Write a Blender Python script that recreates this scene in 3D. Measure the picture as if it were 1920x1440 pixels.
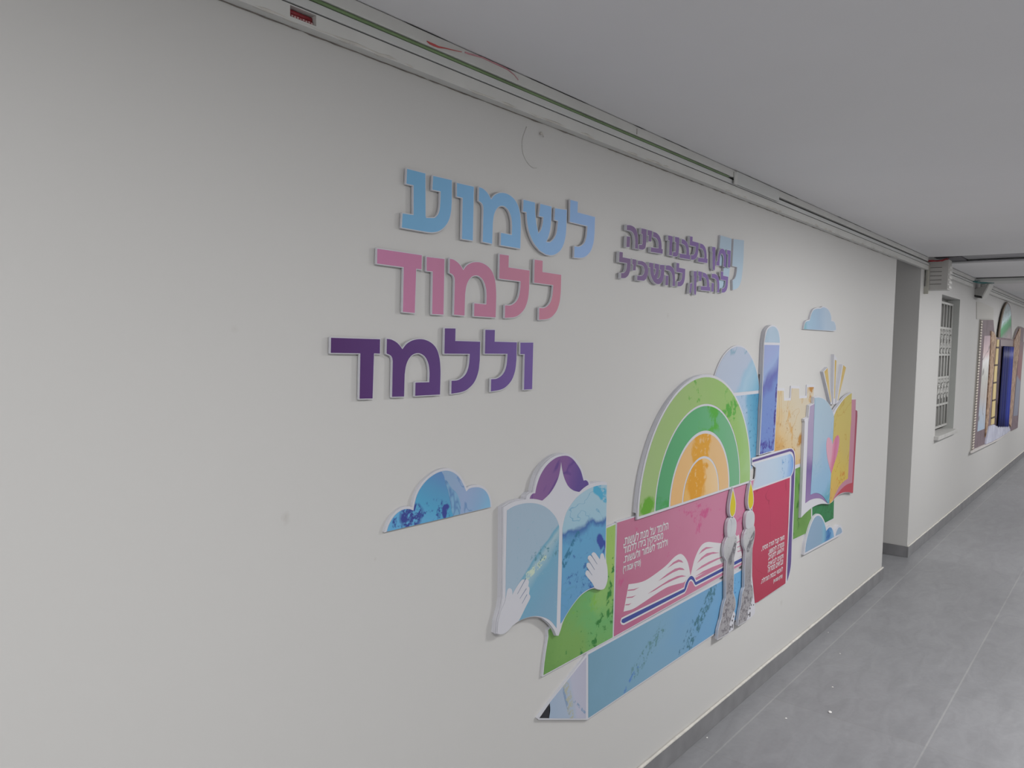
import bpy, bmesh, math, random
from mathutils import Vector, Matrix
from mathutils.geometry import tessellate_polygon

for o in list(bpy.data.objects): bpy.data.objects.remove(o, do_unlink=True)
scene = bpy.context.scene
COL = scene.collection
random.seed(7)

# ---------------------------------------------------------------- camera
F = 1442.0                       # focal length in pixels of a 1920 x 1440 frame
CAM_H, CAM_D = 1.58, 1.30        # eye height, distance from the mural wall
# world: X runs along the mural wall, Y goes into the wall (wall face at y = 0), Z up
R = ((0.6334351379843493, -0.030888855289379895, 0.7731790249260906),
     (-0.7735073548287155, -0.052556140657920594, 0.6316044839177667),
     (0.021125766083910136, -0.99814013580161, -0.057183662958150014))
RM = Matrix(R)
cam = bpy.data.cameras.new('camera')
cam.sensor_fit = 'HORIZONTAL'; cam.sensor_width = 36.0; cam.lens = 36.0 * F / 1920.0
cam.clip_start = 0.02
cob = bpy.data.objects.new('camera', cam); COL.objects.link(cob)
cx, cy, cz = RM @ Vector((1, 0, 0)), RM @ Vector((0, -1, 0)), RM @ Vector((0, 0, -1))
mw = Matrix(((cx.x, cy.x, cz.x, 0), (cx.y, cy.y, cz.y, -CAM_D), (cx.z, cy.z, cz.z, CAM_H), (0, 0, 0, 1)))
cob.matrix_world = mw
scene.camera = cob

# ---------------------------------------------------------------- light
scene.view_settings.view_transform = 'Standard'
scene.view_settings.look = 'None'
scene.view_settings.gamma = 1.0
scene.view_settings.use_curve_mapping = False
scene.view_settings.exposure = 0.0
w = bpy.data.worlds.new('world'); scene.world = w; w.use_nodes = True
bg = w.node_tree.nodes['Background']
bg.inputs[0].default_value = (0.85, 0.92, 1.0, 1); bg.inputs[1].default_value = 0.3

CEIL = 2.26
def panel_light(x, y, power, sx=0.4, sy=0.4, col=(1.0, 0.995, 0.985)):
    l = bpy.data.lights.new('ceiling_panel_lamp', 'AREA')
    l.shape = 'RECTANGLE'; l.size = sx; l.size_y = sy; l.energy = power; l.color = col
    o = bpy.data.objects.new('ceiling_panel_lamp', l); COL.objects.link(o)
    o.location = (x, y, CEIL - 0.012)
for x, p in ((-2.6, 62), (0.2, 33), (3.6, 53), (6.8, 43), (10.2, 42), (13.6, 42), (16.6, 28)):
    panel_light(x, -1.7, p)

# ---------------------------------------------------------------- helpers
def lin(c):
    c /= 255.0
    return c / 12.92 if c <= 0.04045 else ((c + 0.055) / 1.055) ** 2.4
WALL_ALB = 0.56
REF = 178
def alb(rgb, ref=None):
    """surface colour that shows as rgb where the painted wall shows as ref"""
    k = WALL_ALB / lin(ref or REF)
    v = [lin(c) * k for c in rgb]
    g = 0.3 * v[0] + 0.6 * v[1] + 0.1 * v[2]
    return tuple(max(0.004, min(0.9, c * 0.985 + g * 0.015)) for c in v)

def ray(px, py):
    return RM @ Vector(((px - 960) / F, (py - 720) / F, 1.0))
def on_wall(p, off=0.0):
    v = ray(*p); t = (CAM_D - off) / v.y
    return (v.x * t, v.z * t + CAM_H)
def on_level(p, z):
    v = ray(*p); t = (z - CAM_H) / v.z
    return (v.x * t, v.y * t - CAM_D)
def on_cross(p, X):
    v = ray(*p); t = X / v.x
    return (v.y * t - CAM_D, v.z * t + CAM_H)

def S(x0, y0, s):
    return lambda x, y: (x0 + x / s, y0 + y / s)
class C(list):
    pass
def curve(pts, n=7):
    out = []
    P = [Vector(p) for p in pts]
    P = [P[0] * 2 - P[1]] + P + [P[-1] * 2 - P[-2]]
    for i in range(1, len(P) - 2):
        a, b, c, d = P[i - 1], P[i], P[i + 1], P[i + 2]
        for k in range(n):
            t = k / n
            q = 0.5 * ((2 * b) + (c - a) * t + (2 * a - 5 * b + 4 * c - d) * t * t + (3 * b - a - 3 * c + d) * t ** 3)
            out.append((q.x, q.y))
    out.append(tuple(pts[-1]))
    return out
def path(items, n=7):
    out = []
    for it in items:
        if isinstance(it, C): out += curve(it, n)
        else: out.append(tuple(it))
    return out
def clean(poly, eps=4e-4):
    out = []
    for p in poly:
        if not out or (abs(p[0] - out[-1][0]) + abs(p[1] - out[-1][1])) > eps: out.append(p)
    if abs(out[0][0] - out[-1][0]) + abs(out[0][1] - out[-1][1]) < eps: out.pop()
    return out
def W(items, off, n=7):
    """traced outline -> outline on the wall plane `off` in front of the wall"""
    return clean([on_wall(p, off) for p in path(items, n)])
def area(poly):
    return 0.5 * sum(poly[i - 1][0] * poly[i][1] - poly[i][0] * poly[i - 1][1] for i in range(len(poly)))
def seg_dist(p, a, b):
    dx, dy = b[0] - a[0], b[1] - a[1]; l2 = dx * dx + dy * dy
    t = 0 if l2 == 0 else max(0, min(1, ((p[0] - a[0]) * dx + (p[1] - a[1]) * dy) / l2))
    return math.hypot(p[0] - a[0] - t * dx, p[1] - a[1] - t * dy)
def grow(poly, d):
    poly = clean(poly)
    if area(poly) < 0: poly = poly[::-1]
    n = len(poly); out = []
    for i in range(n):
        a, b, c = Vector(poly[i - 1]), Vector(poly[i]), Vector(poly[(i + 1) % n])
        u, v = (b - a).normalized(), (c - b).normalized()
        n1, n2 = Vector((u.y, -u.x)), Vector((v.y, -v.x))
        m = n1 + n2
        if m.length < 1e-3: m = n1
        m.normalize()
        k = m.dot(n1); q = b + m * (d / max(0.45, k))
        if k > 0.45 and any(seg_dist(q, poly[j - 1], poly[j]) < 0.93 * abs(d) for j in range(n)): continue
        out.append((q.x, q.y))
    return out if len(out) > 2 else poly

def clip(poly, a, b, c):
    """part of the outline where a*x + b*z < c"""
    out = []; n = len(poly)
    for i in range(n):
        p, q = poly[i], poly[(i + 1) % n]; dp, dq = a * p[0] + b * p[1] - c, a * q[0] + b * q[1] - c
        if dp < 0: out.append(p)
        if dp * dq < 0:
            t = dp / (dp - dq); out.append((p[0] + (q[0] - p[0]) * t, p[1] + (q[1] - p[1]) * t))
    return out
def link(name, me, m=None, parent=None, loc=(0, 0, 0)):
    o = bpy.data.objects.new(name, me); COL.objects.link(o)
    o.location = loc
    if m is not None:
        for k in (m if isinstance(m, (list, tuple)) else [m]): me.materials.append(k)
    if parent is not None: o.parent = parent
    return o
def tag(o, label=None, cat=None, group=None, kind=None):
    if label: o['label'] = label
    if cat: o['category'] = cat
    if group: o['group'] = group
    if kind: o['kind'] = kind
    return o
def thing(name, loc, label, cat, group=None):
    o = bpy.data.objects.new(name, None); COL.objects.link(o)
    o.empty_display_size = 0.05; o.location = loc
    return tag(o, label, cat, group)
def base_of(poly, y=0.0):
    xs = [p[0] for p in poly]; zs = [p[1] for p in poly]
    return (0.5 * (min(xs) + max(xs)), y, min(zs))

def add_slab(bm, poly, yb, yf, loc=(0, 0, 0), mi=0):
    """solid board: outline in the wall plane, from yb back to yf front (metres in front of the wall)"""
    poly = clean(poly)
    if area(poly) < 0: poly = poly[::-1]
    fr = [bm.verts.new((x - loc[0], -yf - loc[1], z - loc[2])) for x, z in poly]
    bk = [bm.verts.new((x - loc[0], -yb - loc[1], z - loc[2])) for x, z in poly]
    fs = []
    for ring_, flip in ((fr, False), (bk, True)):
        f = bm.faces.new(ring_[::-1] if flip else ring_); f.normal_update()
        fs += bmesh.ops.triangulate(bm, faces=[f], quad_method='BEAUTY', ngon_method='EAR_CLIP')['faces']
    n = len(poly)
    for i in range(n):
        j = (i + 1) % n
        fs.append(bm.faces.new((fr[j], fr[i], bk[i], bk[j])))
    for f in fs: f.material_index = mi
def fin(bm, name):
    me = bpy.data.meshes.new(name); bm.to_mesh(me); bm.free(); return me
def slab(name, poly, yb, yf, m, parent=None, loc=None):
    if loc is None: loc = parent.location if parent is not None else (0, 0, 0)
    bm = bmesh.new(); add_slab(bm, poly, yb, yf, loc)
    return link(name, fin(bm, name), m, parent, (0, 0, 0) if parent is not None else loc)
def slabs(name, polys, yb, yf, mats, parent):
    """one printed sheet made of several outlines; polys = [(outline, material index)], later ones on top"""
    bm = bmesh.new()
    for k, (p, mi) in enumerate(polys):
        add_slab(bm, p, yb, yf + 0.00006 * k, parent.location, mi)
    return link(name, fin(bm, name), mats, parent)
def add_box(bm, x0, x1, y0, y1, z0, z1, loc=(0, 0, 0), mi=0, bev=0.0):
    r = bmesh.ops.create_cube(bm, size=1.0)
    vs = r['verts']
    for v in vs:
        v.co = Vector(((x0 + x1) / 2 + v.co.x * (x1 - x0) - loc[0], (y0 + y1) / 2 + v.co.y * (y1 - y0) - loc[1], (z0 + z1) / 2 + v.co.z * (z1 - z0) - loc[2]))
    fs = set(f for v in vs for f in v.link_faces)
    if bev:
        es = list(set(e for v in vs for e in v.link_edges))
        r = bmesh.ops.bevel(bm, geom=es, offset=bev, segments=2, affect='EDGES', profile=0.6)
        fs |= set(r['faces'])
    for f in fs:
        if f.is_valid: f.material_index = mi
def box(name, b, m, parent=None, bev=0.0, loc=None):
    if loc is None: loc = parent.location if parent is not None else ((b[0] + b[1]) / 2, (b[2] + b[3]) / 2, b[4])
    bm = bmesh.new(); add_box(bm, *b, loc=loc, bev=bev)
    return link(name, fin(bm, name), m, parent, (0, 0, 0) if parent is not None else loc)
def add_tube(bm, pts, r, loc=(0, 0, 0), seg=8, mi=0):
    P = [Vector(p) - Vector(loc) for p in pts]; rings = []
    for i, p in enumerate(P):
        d = (P[min(i + 1, len(P) - 1)] - P[max(i - 1, 0)]).normalized()
        u = d.cross(Vector((0, 0, 1)))
        if u.length < 1e-3: u = d.cross(Vector((0, 1, 0)))
        u.normalize(); v = d.cross(u)
        rr = r[i] if isinstance(r, (list, tuple)) else r
        rings.append([bm.verts.new(p + (u * math.cos(2 * math.pi * k / seg) + v * math.sin(2 * math.pi * k / seg)) * rr) for k in range(seg)])
    for a, b in zip(rings, rings[1:]):
        for k in range(seg):
            f = bm.faces.new((a[k], a[(k + 1) % seg], b[(k + 1) % seg], b[k])); f.material_index = mi; f.smooth = True
    bm.faces.new(rings[0][::-1]).material_index = mi; bm.faces.new(rings[-1]).material_index = mi
def tube(name, pts, r, m, parent=None, loc=None, seg=8):
    if loc is None: loc = parent.location if parent is not None else pts[0]
    bm = bmesh.new(); add_tube(bm, pts, r, loc, seg)
    bmesh.ops.recalc_face_normals(bm, faces=bm.faces)
    return link(name, fin(bm, name), m, parent, (0, 0, 0) if parent is not None else loc)

# ---------------------------------------------------------------- materials
def new_mat(name):
    m = bpy.data.materials.new(name); m.use_nodes = True
    nt = m.node_tree; b = nt.nodes['Principled BSDF']
    return m, nt, b
def mat(name, col, rough=0.55, metal=0.0, var=0.0, scale=12.0, bump=0.0, bscale=60.0):
    m, nt, b = new_mat(name)
    b.inputs['Base Color'].default_value = (*col, 1); b.inputs['Roughness'].default_value = rough; b.inputs['Metallic'].default_value = metal
    N, L = nt.nodes, nt.links
    g = N.new('ShaderNodeNewGeometry')
    if var:
        n = N.new('ShaderNodeTexNoise'); n.inputs['Scale'].default_value = scale; n.inputs['Detail'].default_value = 5
        L.new(g.outputs['Position'], n.inputs['Vector'])
        r = N.new('ShaderNodeValToRGB')
        r.color_ramp.elements[0].position = 0.3; r.color_ramp.elements[1].position = 0.7
        r.color_ramp.elements[0].color = (*[c * (1 - var) for c in col], 1); r.color_ramp.elements[1].color = (*[min(0.95, c * (1 + var)) for c in col], 1)
        L.new(n.outputs['Fac'], r.inputs['Fac']); L.new(r.outputs['Color'], b.inputs['Base Color'])
    if bump:
        n = N.new('ShaderNodeTexNoise'); n.inputs['Scale'].default_value = bscale; n.inputs['Detail'].default_value = 4
        L.new(g.outputs['Position'], n.inputs['Vector'])
        bp = N.new('ShaderNodeBump'); bp.inputs['Strength'].default_value = bump; bp.inputs['Distance'].default_value = 0.004
        L.new(n.outputs['Fac'], bp.inputs['Height']); L.new(bp.outputs['Normal'], b.inputs['Normal'])
    return m
def mnode(nt, op, a=None, b=None, c=None, clamp=False):
    n = nt.nodes.new('ShaderNodeMath'); n.operation = op; n.use_clamp = clamp
    for i, v in enumerate((a, b, c)):
        if v is None: continue
        if isinstance(v, (int, float)): n.inputs[i].default_value = v
        else: nt.links.new(v, n.inputs[i])
    return n.outputs[0]
def mix(nt, fac, a, b):
    n = nt.nodes.new('ShaderNodeMix'); n.data_type = 'RGBA'
    for sock, v in ((n.inputs[0], fac), (n.inputs[6], a), (n.inputs[7], b)):
        if hasattr(v, 'links'): nt.links.new(v, sock)
        elif isinstance(v, (int, float)): sock.default_value = v
        else: sock.default_value = (*v, 1) if len(v) == 3 else v
    return n.outputs[2]
def noise(nt, vec, scale, detail=4, dist=0.0, rough=0.5):
    n = nt.nodes.new('ShaderNodeTexNoise'); n.inputs['Scale'].default_value = scale; n.inputs['Detail'].default_value = detail
    n.inputs['Distortion'].default_value = dist; n.inputs['Roughness'].default_value = rough
    nt.links.new(vec, n.inputs['Vector']); return n.outputs['Fac']
def wash(name, stops, A=None, B=None, amp=0.5, scale=5.0, seed=0.0, veins=None, specks=None, ref=None, rough=0.5, iso=None):
    """printed watercolour: stops = [(t, rgb)], t runs from point A to point B on the wall"""
    if iso:                      # colour edge (t = 0.5) along the line P1-P2, darker side to its right/below
        P1, P2, sc_ = iso; n = Vector((P2[1] - P1[1], -(P2[0] - P1[0]))).normalized() * sc_
        A = (P1[0] - n.x, P1[1] - n.y); B = (P1[0] + n.x, P1[1] + n.y)
    m, nt, b = new_mat(name); L = nt.links
    b.inputs['Roughness'].default_value = rough; b.inputs['Specular IOR Level'].default_value = 0.2
    g = nt.nodes.new('ShaderNodeNewGeometry')
    ad = nt.nodes.new('ShaderNodeVectorMath'); ad.operation = 'ADD'; ad.inputs[1].default_value = (seed * 3.1, seed * 1.7, seed * 2.3)
    L.new(g.outputs['Position'], ad.inputs[0]); vec = ad.outputs[0]
    nz = noise(nt, vec, scale, 5, 0.8)
    if A is not None:
        d = (B[0] - A[0], B[1] - A[1]); q = d[0] ** 2 + d[1] ** 2
        dt = nt.nodes.new('ShaderNodeVectorMath'); dt.operation = 'DOT_PRODUCT'; dt.inputs[1].default_value = (d[0] / q, 0, d[1] / q)
        L.new(g.outputs['Position'], dt.inputs[0])
        t = mnode(nt, 'ADD', dt.outputs['Value'], -(A[0] * d[0] + A[1] * d[1]) / q)
        t = mnode(nt, 'MULTIPLY_ADD', mnode(nt, 'ADD', nz, -0.5), amp, t)
    else:
        t = mnode(nt, 'MULTIPLY_ADD', mnode(nt, 'ADD', nz, -0.5), 2.0, 0.5)
    r = nt.nodes.new('ShaderNodeValToRGB'); cr = r.color_ramp
    while len(cr.elements) < len(stops): cr.elements.new(0.5)
    for e, (p, c) in zip(cr.elements, stops): e.position = p; e.color = (*alb(c, ref), 1)
    L.new(t, r.inputs['Fac']); col = r.outputs['Color']
    if veins:
        vc, vs, vw = veins
        v = mnode(nt, 'ABSOLUTE', mnode(nt, 'ADD', noise(nt, vec, vs, 3, 1.2), -0.5))
        k = mnode(nt, 'SUBTRACT', 1.0, mnode(nt, 'DIVIDE', v, vw), clamp=True)
        col = mix(nt, mnode(nt, 'MULTIPLY', k, 0.8), col, alb(vc, ref))
    for sp in (specks or []):
        sc, ss, th, cen = sp
        k = mnode(nt, 'MULTIPLY', mnode(nt, 'ADD', noise(nt, vec, ss, 4, 0.3, 0.7), -th), 14.0, clamp=True)
        if cen:
          if len(cen) == 3:        # speckles along a stroke from p to q
            p, q, wd = cen; ab = (q[0] - p[0], 0, q[1] - p[1]); l2 = ab[0] ** 2 + ab[2] ** 2
            def vm(op, a=None, b_=None, out=0):
                n_ = nt.nodes.new('ShaderNodeVectorMath'); n_.operation = op
                for i_, v_ in enumerate((a, b_)):
                    if v_ is None: continue
                    if isinstance(v_, tuple): n_.inputs[i_].default_value = v_
                    else: L.new(v_, n_.inputs[i_])
                return n_.outputs[out]
            flat_p = vm('MULTIPLY', g.outputs['Position'], (1, 0, 1)); rel = vm('SUBTRACT', flat_p, (p[0], 0, p[1]))
            tt = mnode(nt, 'DIVIDE', vm('DOT_PRODUCT', rel, ab, 1), l2, clamp=True)
            n_ = nt.nodes.new('ShaderNodeVectorMath'); n_.operation = 'SCALE'; n_.inputs[0].default_value = ab; L.new(tt, n_.inputs['Scale'])
            dd = mnode(nt, 'DIVIDE', vm('LENGTH', vm('SUBTRACT', rel, n_.outputs[0]), None, 1), wd)
          else:
            (x, z), (rx, rz) = cen
            se = nt.nodes.new('ShaderNodeSeparateXYZ'); L.new(g.outputs['Position'], se.inputs[0])
            u = mnode(nt, 'POWER', mnode(nt, 'DIVIDE', mnode(nt, 'ADD', se.outputs[0], -x), rx), 2.0)
            v = mnode(nt, 'POWER', mnode(nt, 'DIVIDE', mnode(nt, 'ADD', se.outputs[2], -z), rz), 2.0)
            dd = mnode(nt, 'SQRT', mnode(nt, 'ADD', u, v))
          dd = mnode(nt, 'MULTIPLY_ADD', mnode(nt, 'ADD', noise(nt, vec, 18, 3), -0.5), 1.0, dd)
          k = mnode(nt, 'MULTIPLY', k, mnode(nt, 'MULTIPLY', mnode(nt, 'SUBTRACT', 1.0, dd), 4.0, clamp=True))
        col = mix(nt, k, col, alb(sc, ref))
    L.new(col, b.inputs['Base Color'])
    return m
def flat(name, rgb, ref=None, rough=0.5):
    return mat(name, alb(rgb, ref), rough)

def wall_material():
    m, nt, b = new_mat('cream wall paint'); L = nt.links
    b.inputs['Roughness'].default_value = 0.5
    g = nt.nodes.new('ShaderNodeNewGeometry'); P = g.outputs['Position']
    n = noise(nt, P, 1.1, 3)
    col = mix(nt, mnode(nt, 'MULTIPLY', n, 0.5), (0.580, 0.575, 0.565), (0.563, 0.556, 0.542))
    for (x, z, r, s) in [(*on_wall((535, 968)), 0.012, 0.35), (*on_wall((537, 978)), 0.010, 0.25), (*on_wall((704, 1048)), 0.006, 0.35), (*on_wall((440, 617)), 0.009, 0.22), (*on_wall((1252, 592)), 0.012, 0.25), (*on_wall((1465, 1130)), 0.02, 0.3), (*on_wall((1720, 580)), 0.05, 0.2)]:
        d = nt.nodes.new('ShaderNodeVectorMath'); d.operation = 'DISTANCE'; d.inputs[1].default_value = (x, 0, z)
        L.new(P, d.inputs[0])
        dd = mnode(nt, 'MULTIPLY_ADD', noise(nt, P, 90, 3), 0.012, d.outputs['Value'])
        k = mnode(nt, 'MULTIPLY', mnode(nt, 'SUBTRACT', 1.0, mnode(nt, 'DIVIDE', dd, r + 0.006), clamp=True), s * 1.3, clamp=True)
        col = mix(nt, k, col, (0.36, 0.33, 0.30))
    L.new(col, b.inputs['Base Color'])
    bp = nt.nodes.new('ShaderNodeBump'); bp.inputs['Strength'].default_value = 0.12; bp.inputs['Distance'].default_value = 0.004
    L.new(noise(nt, P, 9, 4), bp.inputs['Height']); L.new(bp.outputs['Normal'], b.inputs['Normal'])
    return m
def floor_material():
    m, nt, b = new_mat('grey slate floor tile'); L = nt.links
    g = nt.nodes.new('ShaderNodeNewGeometry'); P = g.outputs['Position']
    se = nt.nodes.new('ShaderNodeSeparateXYZ'); L.new(P, se.inputs[0])
    T = 0.612
    u = mnode(nt, 'FRACT', mnode(nt, 'DIVIDE', mnode(nt, 'ADD', se.outputs[0], 20 * T - 3.365), T))
    v = mnode(nt, 'FRACT', mnode(nt, 'DIVIDE', mnode(nt, 'ADD', se.outputs[1], 20 * T + 0.105), T))
    def edge(x): return mnode(nt, 'MINIMUM', x, mnode(nt, 'SUBTRACT', 1.0, x))
    gu, gv = edge(u), edge(v)
    line_v = mnode(nt, 'LESS_THAN', gv, 0.0055); line_u = mnode(nt, 'LESS_THAN', gu, 0.0030)
    cu = mnode(nt, 'FLOOR', mnode(nt, 'DIVIDE', mnode(nt, 'ADD', se.outputs[0], 20 * T - 3.365), T))
    cv = mnode(nt, 'FLOOR', mnode(nt, 'DIVIDE', mnode(nt, 'ADD', se.outputs[1], 20 * T + 0.105), T))
    cb = nt.nodes.new('ShaderNodeCombineXYZ'); L.new(cu, cb.inputs[0]); L.new(cv, cb.inputs[1])
    wn = nt.nodes.new('ShaderNodeTexWhiteNoise'); L.new(cb.outputs[0], wn.inputs['Vector'])
    mp = nt.nodes.new('ShaderNodeMapping'); mp.inputs['Scale'].default_value = (1.0, 2.6, 1.0); L.new(P, mp.inputs['Vector'])
    n1 = noise(nt, mp.outputs[0], 4.0, 8, 1.2, 0.62); n2 = noise(nt, P, 46, 4)
    f = mnode(nt, 'MULTIPLY_ADD', mnode(nt, 'ADD', n1, -0.5), 1.1, 0.5)
    f = mnode(nt, 'MULTIPLY_ADD', mnode(nt, 'ADD', n2, -0.5), 0.35, f)
    f = mnode(nt, 'MULTIPLY_ADD', mnode(nt, 'ADD', wn.outputs['Value'], -0.5), 0.22, f)
    r = nt.nodes.new('ShaderNodeValToRGB'); cr = r.color_ramp
    cr.elements[0].position = 0.15; cr.elements[0].color = (0.188, 0.190, 0.202, 1)
    cr.elements[1].position = 0.85; cr.elements[1].color = (0.262, 0.265, 0.280, 1)
    L.new(f, r.inputs['Fac'])
    col = mix(nt, mnode(nt, 'MULTIPLY', line_v, mnode(nt, 'MULTIPLY', n1, 0.5)), r.outputs['Color'], (0.43, 0.43, 0.42))
    col = mix(nt, mnode(nt, 'MULTIPLY', line_u, 0.5), col, (0.19, 0.187, 0.183))
    L.new(col, b.inputs['Base Color']); b.inputs['Roughness'].default_value = 0.42
    bp = nt.nodes.new('ShaderNodeBump'); bp.inputs['Strength'].default_value = 0.25; bp.inputs['Distance'].default_value = 0.003
    L.new(mnode(nt, 'SUBTRACT', n1, mnode(nt, 'MAXIMUM', line_u, line_v)), bp.inputs['Height']); L.new(bp.outputs['Normal'], b.inputs['Normal'])
    return m

M = {}
M['wall'] = wall_material()
M['floor'] = floor_material()
M['ceiling'] = mat('matt white ceiling paint', (0.77, 0.765, 0.78), 0.7, var=0.015, scale=2.0, bump=0.05, bscale=14)
M['skirting'] = mat('grey slate skirting', (0.205, 0.205, 0.215), 0.5, var=0.14, scale=9.0, bump=0.1)
M['white'] = mat('white foam board', (0.585, 0.587, 0.635), 0.5)
M['pvc'] = mat('white painted trunking', (0.62, 0.62, 0.60), 0.45, var=0.05, scale=6.0, bump=0.06, bscale=30)
M['pvc2'] = mat('white trunking lid', (0.60, 0.61, 0.60), 0.4, var=0.03, scale=4.0)
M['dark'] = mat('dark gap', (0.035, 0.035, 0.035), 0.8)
M['seam_shade'] = mat('grime line', (0.20, 0.18, 0.16), 0.9, var=0.4, scale=40)  # dark tone for the trunking seam and the painted shade under the lowest run
M['caulk'] = mat('smeared filler', (0.58, 0.56, 0.52), 0.8, var=0.1, scale=30, bump=0.5, bscale=70)
M['green_cable'] = mat('green cable sheath', (0.17, 0.26, 0.12), 0.5, var=0.25, scale=5)
M['red'] = mat('red cable sheath', (0.28, 0.025, 0.035), 0.4, var=0.2, scale=30)
M['red_tape'] = mat('red tape', (0.52, 0.08, 0.08), 0.5, var=0.15, scale=40)
M['pink_tape'] = mat('faded pink tape', (0.55, 0.27, 0.30), 0.5, var=0.15, scale=40)
M['lettering'] = mat('white printed lettering', (0.63, 0.62, 0.64), 0.5)

# ---------------------------------------------------------------- room shell
def struct(name, b, m, parent=None, bev=0.0):
    o = box(name, b, m, parent, bev)
    if parent is None: o['kind'] = 'structure'
    return o
XE = 5.625                       # end of the mural wall
XN = 6.362                       # start of the next wall
X0, X1, YR = -3.6, 18.0, -3.1    # corridor extents
W0, W1 = on_wall((1767.5, 552.5), 0.0), on_wall((1790, 801), 0.0)
WX0, WX1, WZ0, WZ1 = 7.17, 7.985, 0.852, 2.03
struct('floor', (X0 - .2, X1 + .2, YR - .2, 2.4, -0.15, 0.0), M['floor'])
bm = bmesh.new()
add_box(bm, X0, XE, 0.0, 0.22, 0, CEIL + .14)
struct_wall = link('wall_left', fin(bm, 'wall_left'), M['wall']); struct_wall['kind'] = 'structure'
bm = bmesh.new()
add_box(bm, XN, WX0, 0.0, 0.22, 0, CEIL + .14)
add_box(bm, WX1, X1, 0.0, 0.22, 0, CEIL + .14)
add_box(bm, WX0, WX1, 0.0, 0.22, 0, WZ0)
add_box(bm, WX0, WX1, 0.0, 0.22, WZ1, CEIL + .14)
add_box(bm, XN, XN + 0.2, 0.22, 2.2, 0, CEIL + .14)
o = link('wall_far_left', fin(bm, 'wall_far_left'), M['wall']); o['kind'] = 'structure'
bm = bmesh.new()
add_box(bm, XE - .2, XE, 0.22, 2.2, 0, CEIL + .14); add_box(bm, XE - .2, XN + .2, 2.2, 2.4, 0, CEIL + .14)
o = link('wall_recess', fin(bm, 'wall_recess'), M['wall']); o['kind'] = 'structure'
struct('wall_right', (X0, X1, YR - .2, YR, 0, CEIL + .14), M['wall'])
struct('wall_end', (X1, X1 + .2, YR, 0.22, 0, CEIL + .14), M['wall'])
struct('wall_back', (X0 - .2, X0, YR, 0.22, 0, CEIL + .14), M['wall'])
SL0, SL1 = 6.43, 6.93            # open slot across the ceiling
bm = bmesh.new()
add_box(bm, X0, SL0, YR, 0.0, CEIL, CEIL + .14); add_box(bm, SL1, X1, YR, 0.0, CEIL, CEIL + .14)
add_box(bm, XE, XN, 0.0, 2.2, CEIL, CEIL + .14)
o = link('ceiling', fin(bm, 'ceiling'), M['ceiling']); o['kind'] = 'structure'
struct('trim_1', (SL0 - .05, SL1 + .05, YR, 0.0, CEIL + .14, CEIL + .16), mat('dark slot lining', (0.10, 0.10, 0.11), 0.7, var=0.3, scale=6))
BBH = 0.081
bm = bmesh.new()
add_box(bm, X0, XE + 0.012, -0.012, 0.0, 0, BBH, bev=0.002)
o = link('baseboard_left', fin(bm, 'baseboard_left'), M['skirting']); o['kind'] = 'structure'
bm = bmesh.new()
add_box(bm, XN - 0.012, X1, -0.012, 0.0, 0, BBH, bev=0.002); add_box(bm, XN - 0.012, XN, 0.0, 2.2, 0, BBH)
o = link('baseboard_far_left', fin(bm, 'baseboard_far_left'), M['skirting']); o['kind'] = 'structure'
bm = bmesh.new()
for xa, xb in ((X0, XE + 0.006), (XN - 0.006, X1)):     # filler bead on the skirting
    n = int((xb - xa) / 0.05); pts = [(xa + (xb - xa) * i / n, -0.006 + random.uniform(-.0007, .0007), BBH + random.uniform(-.0006, .0008)) for i in range(n + 1)]
    add_tube(bm, pts, [0.0062 + random.uniform(-.0008, .0008) for _ in pts], seg=6)
o = link('trim_2', fin(bm, 'trim_2'), M['caulk']); o['kind'] = 'structure'

# ---------------------------------------------------------------- big lettering
cA, cB, cC = S(600, 280, 4.8), S(860, 300, 6.4), S(600, 560, 4.174)
cE, cG = S(1120, 410, 11.075), S(1260, 430, 10.287)
def pts(f, *q): return [f(*p) for p in q]
def CP(f, *q): return C(pts(f, *q))
OFF = 0.0105
GL = {}
def glyph(key, items, ref=None, off=OFF):
    """normalise a traced letter: u over its width, v over the row height (0 = foot line, 1 = head line)"""
    polys = [W(it, off) for it in items]
    xs = [p[0] for q in polys for p in q]; zs = [p[1] for q in polys for p in q]
    z0, z1 = ref if ref else (min(zs), max(zs))
    x0, x1 = min(xs), max(xs)
    GL[key] = [[((p[0] - x0) / (x1 - x0), (p[1] - z0) / (z1 - z0)) for p in q] for q in polys]
R3 = (1.447, 1.5755); R1 = (1.823, 1.9545); R2 = (1.6375, 1.7695)
glyph('dalet', [pts(cC, (88, 306), (472, 318), (470, 430), (424, 428), (413, 781), (312, 783), (318, 428), (86, 424))], R3)
glyph('mem', [pts(cC, (526, 315)) + [CP(cC, (526, 315), (562, 321), (602, 343), (630, 372), (647, 397)), CP(cC, (647, 397), (682, 354), (730, 326), (785, 317), (835, 326), (882, 353), (918, 400), (938, 470), (945, 560), (944, 650))] + pts(cC, (941, 750), (748, 760), (750, 657), (858, 654)) + [CP(cC, (858, 654), (860, 570), (850, 505), (825, 455), (790, 430), (760, 427), (725, 440), (695, 475), (675, 525), (665, 590))] + pts(cC, (660, 766), (567, 768)) + [CP(cC, (572, 490), (567, 462), (552, 442), (524, 430))]], R3)
glyph('lamed', [pts(cC, (980, 232), (1062, 234), (1060, 331), (1254, 337)) + [CP(cC, (1251, 480), (1240, 570), (1210, 650), (1160, 705), (1110, 730), (1030, 744))] + pts(cC, (1032, 643)) + [CP(cC, (1032, 643), (1080, 638), (1120, 615), (1148, 580), (1165, 530), (1172, 470), (1174, 432))] + pts(cC, (976, 430))], R3)
glyph('vav', [pts(cC, (1571, 344), (1669, 344), (1660, 708), (1598, 712), (1604, 434), (1570, 434))], R3)
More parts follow.
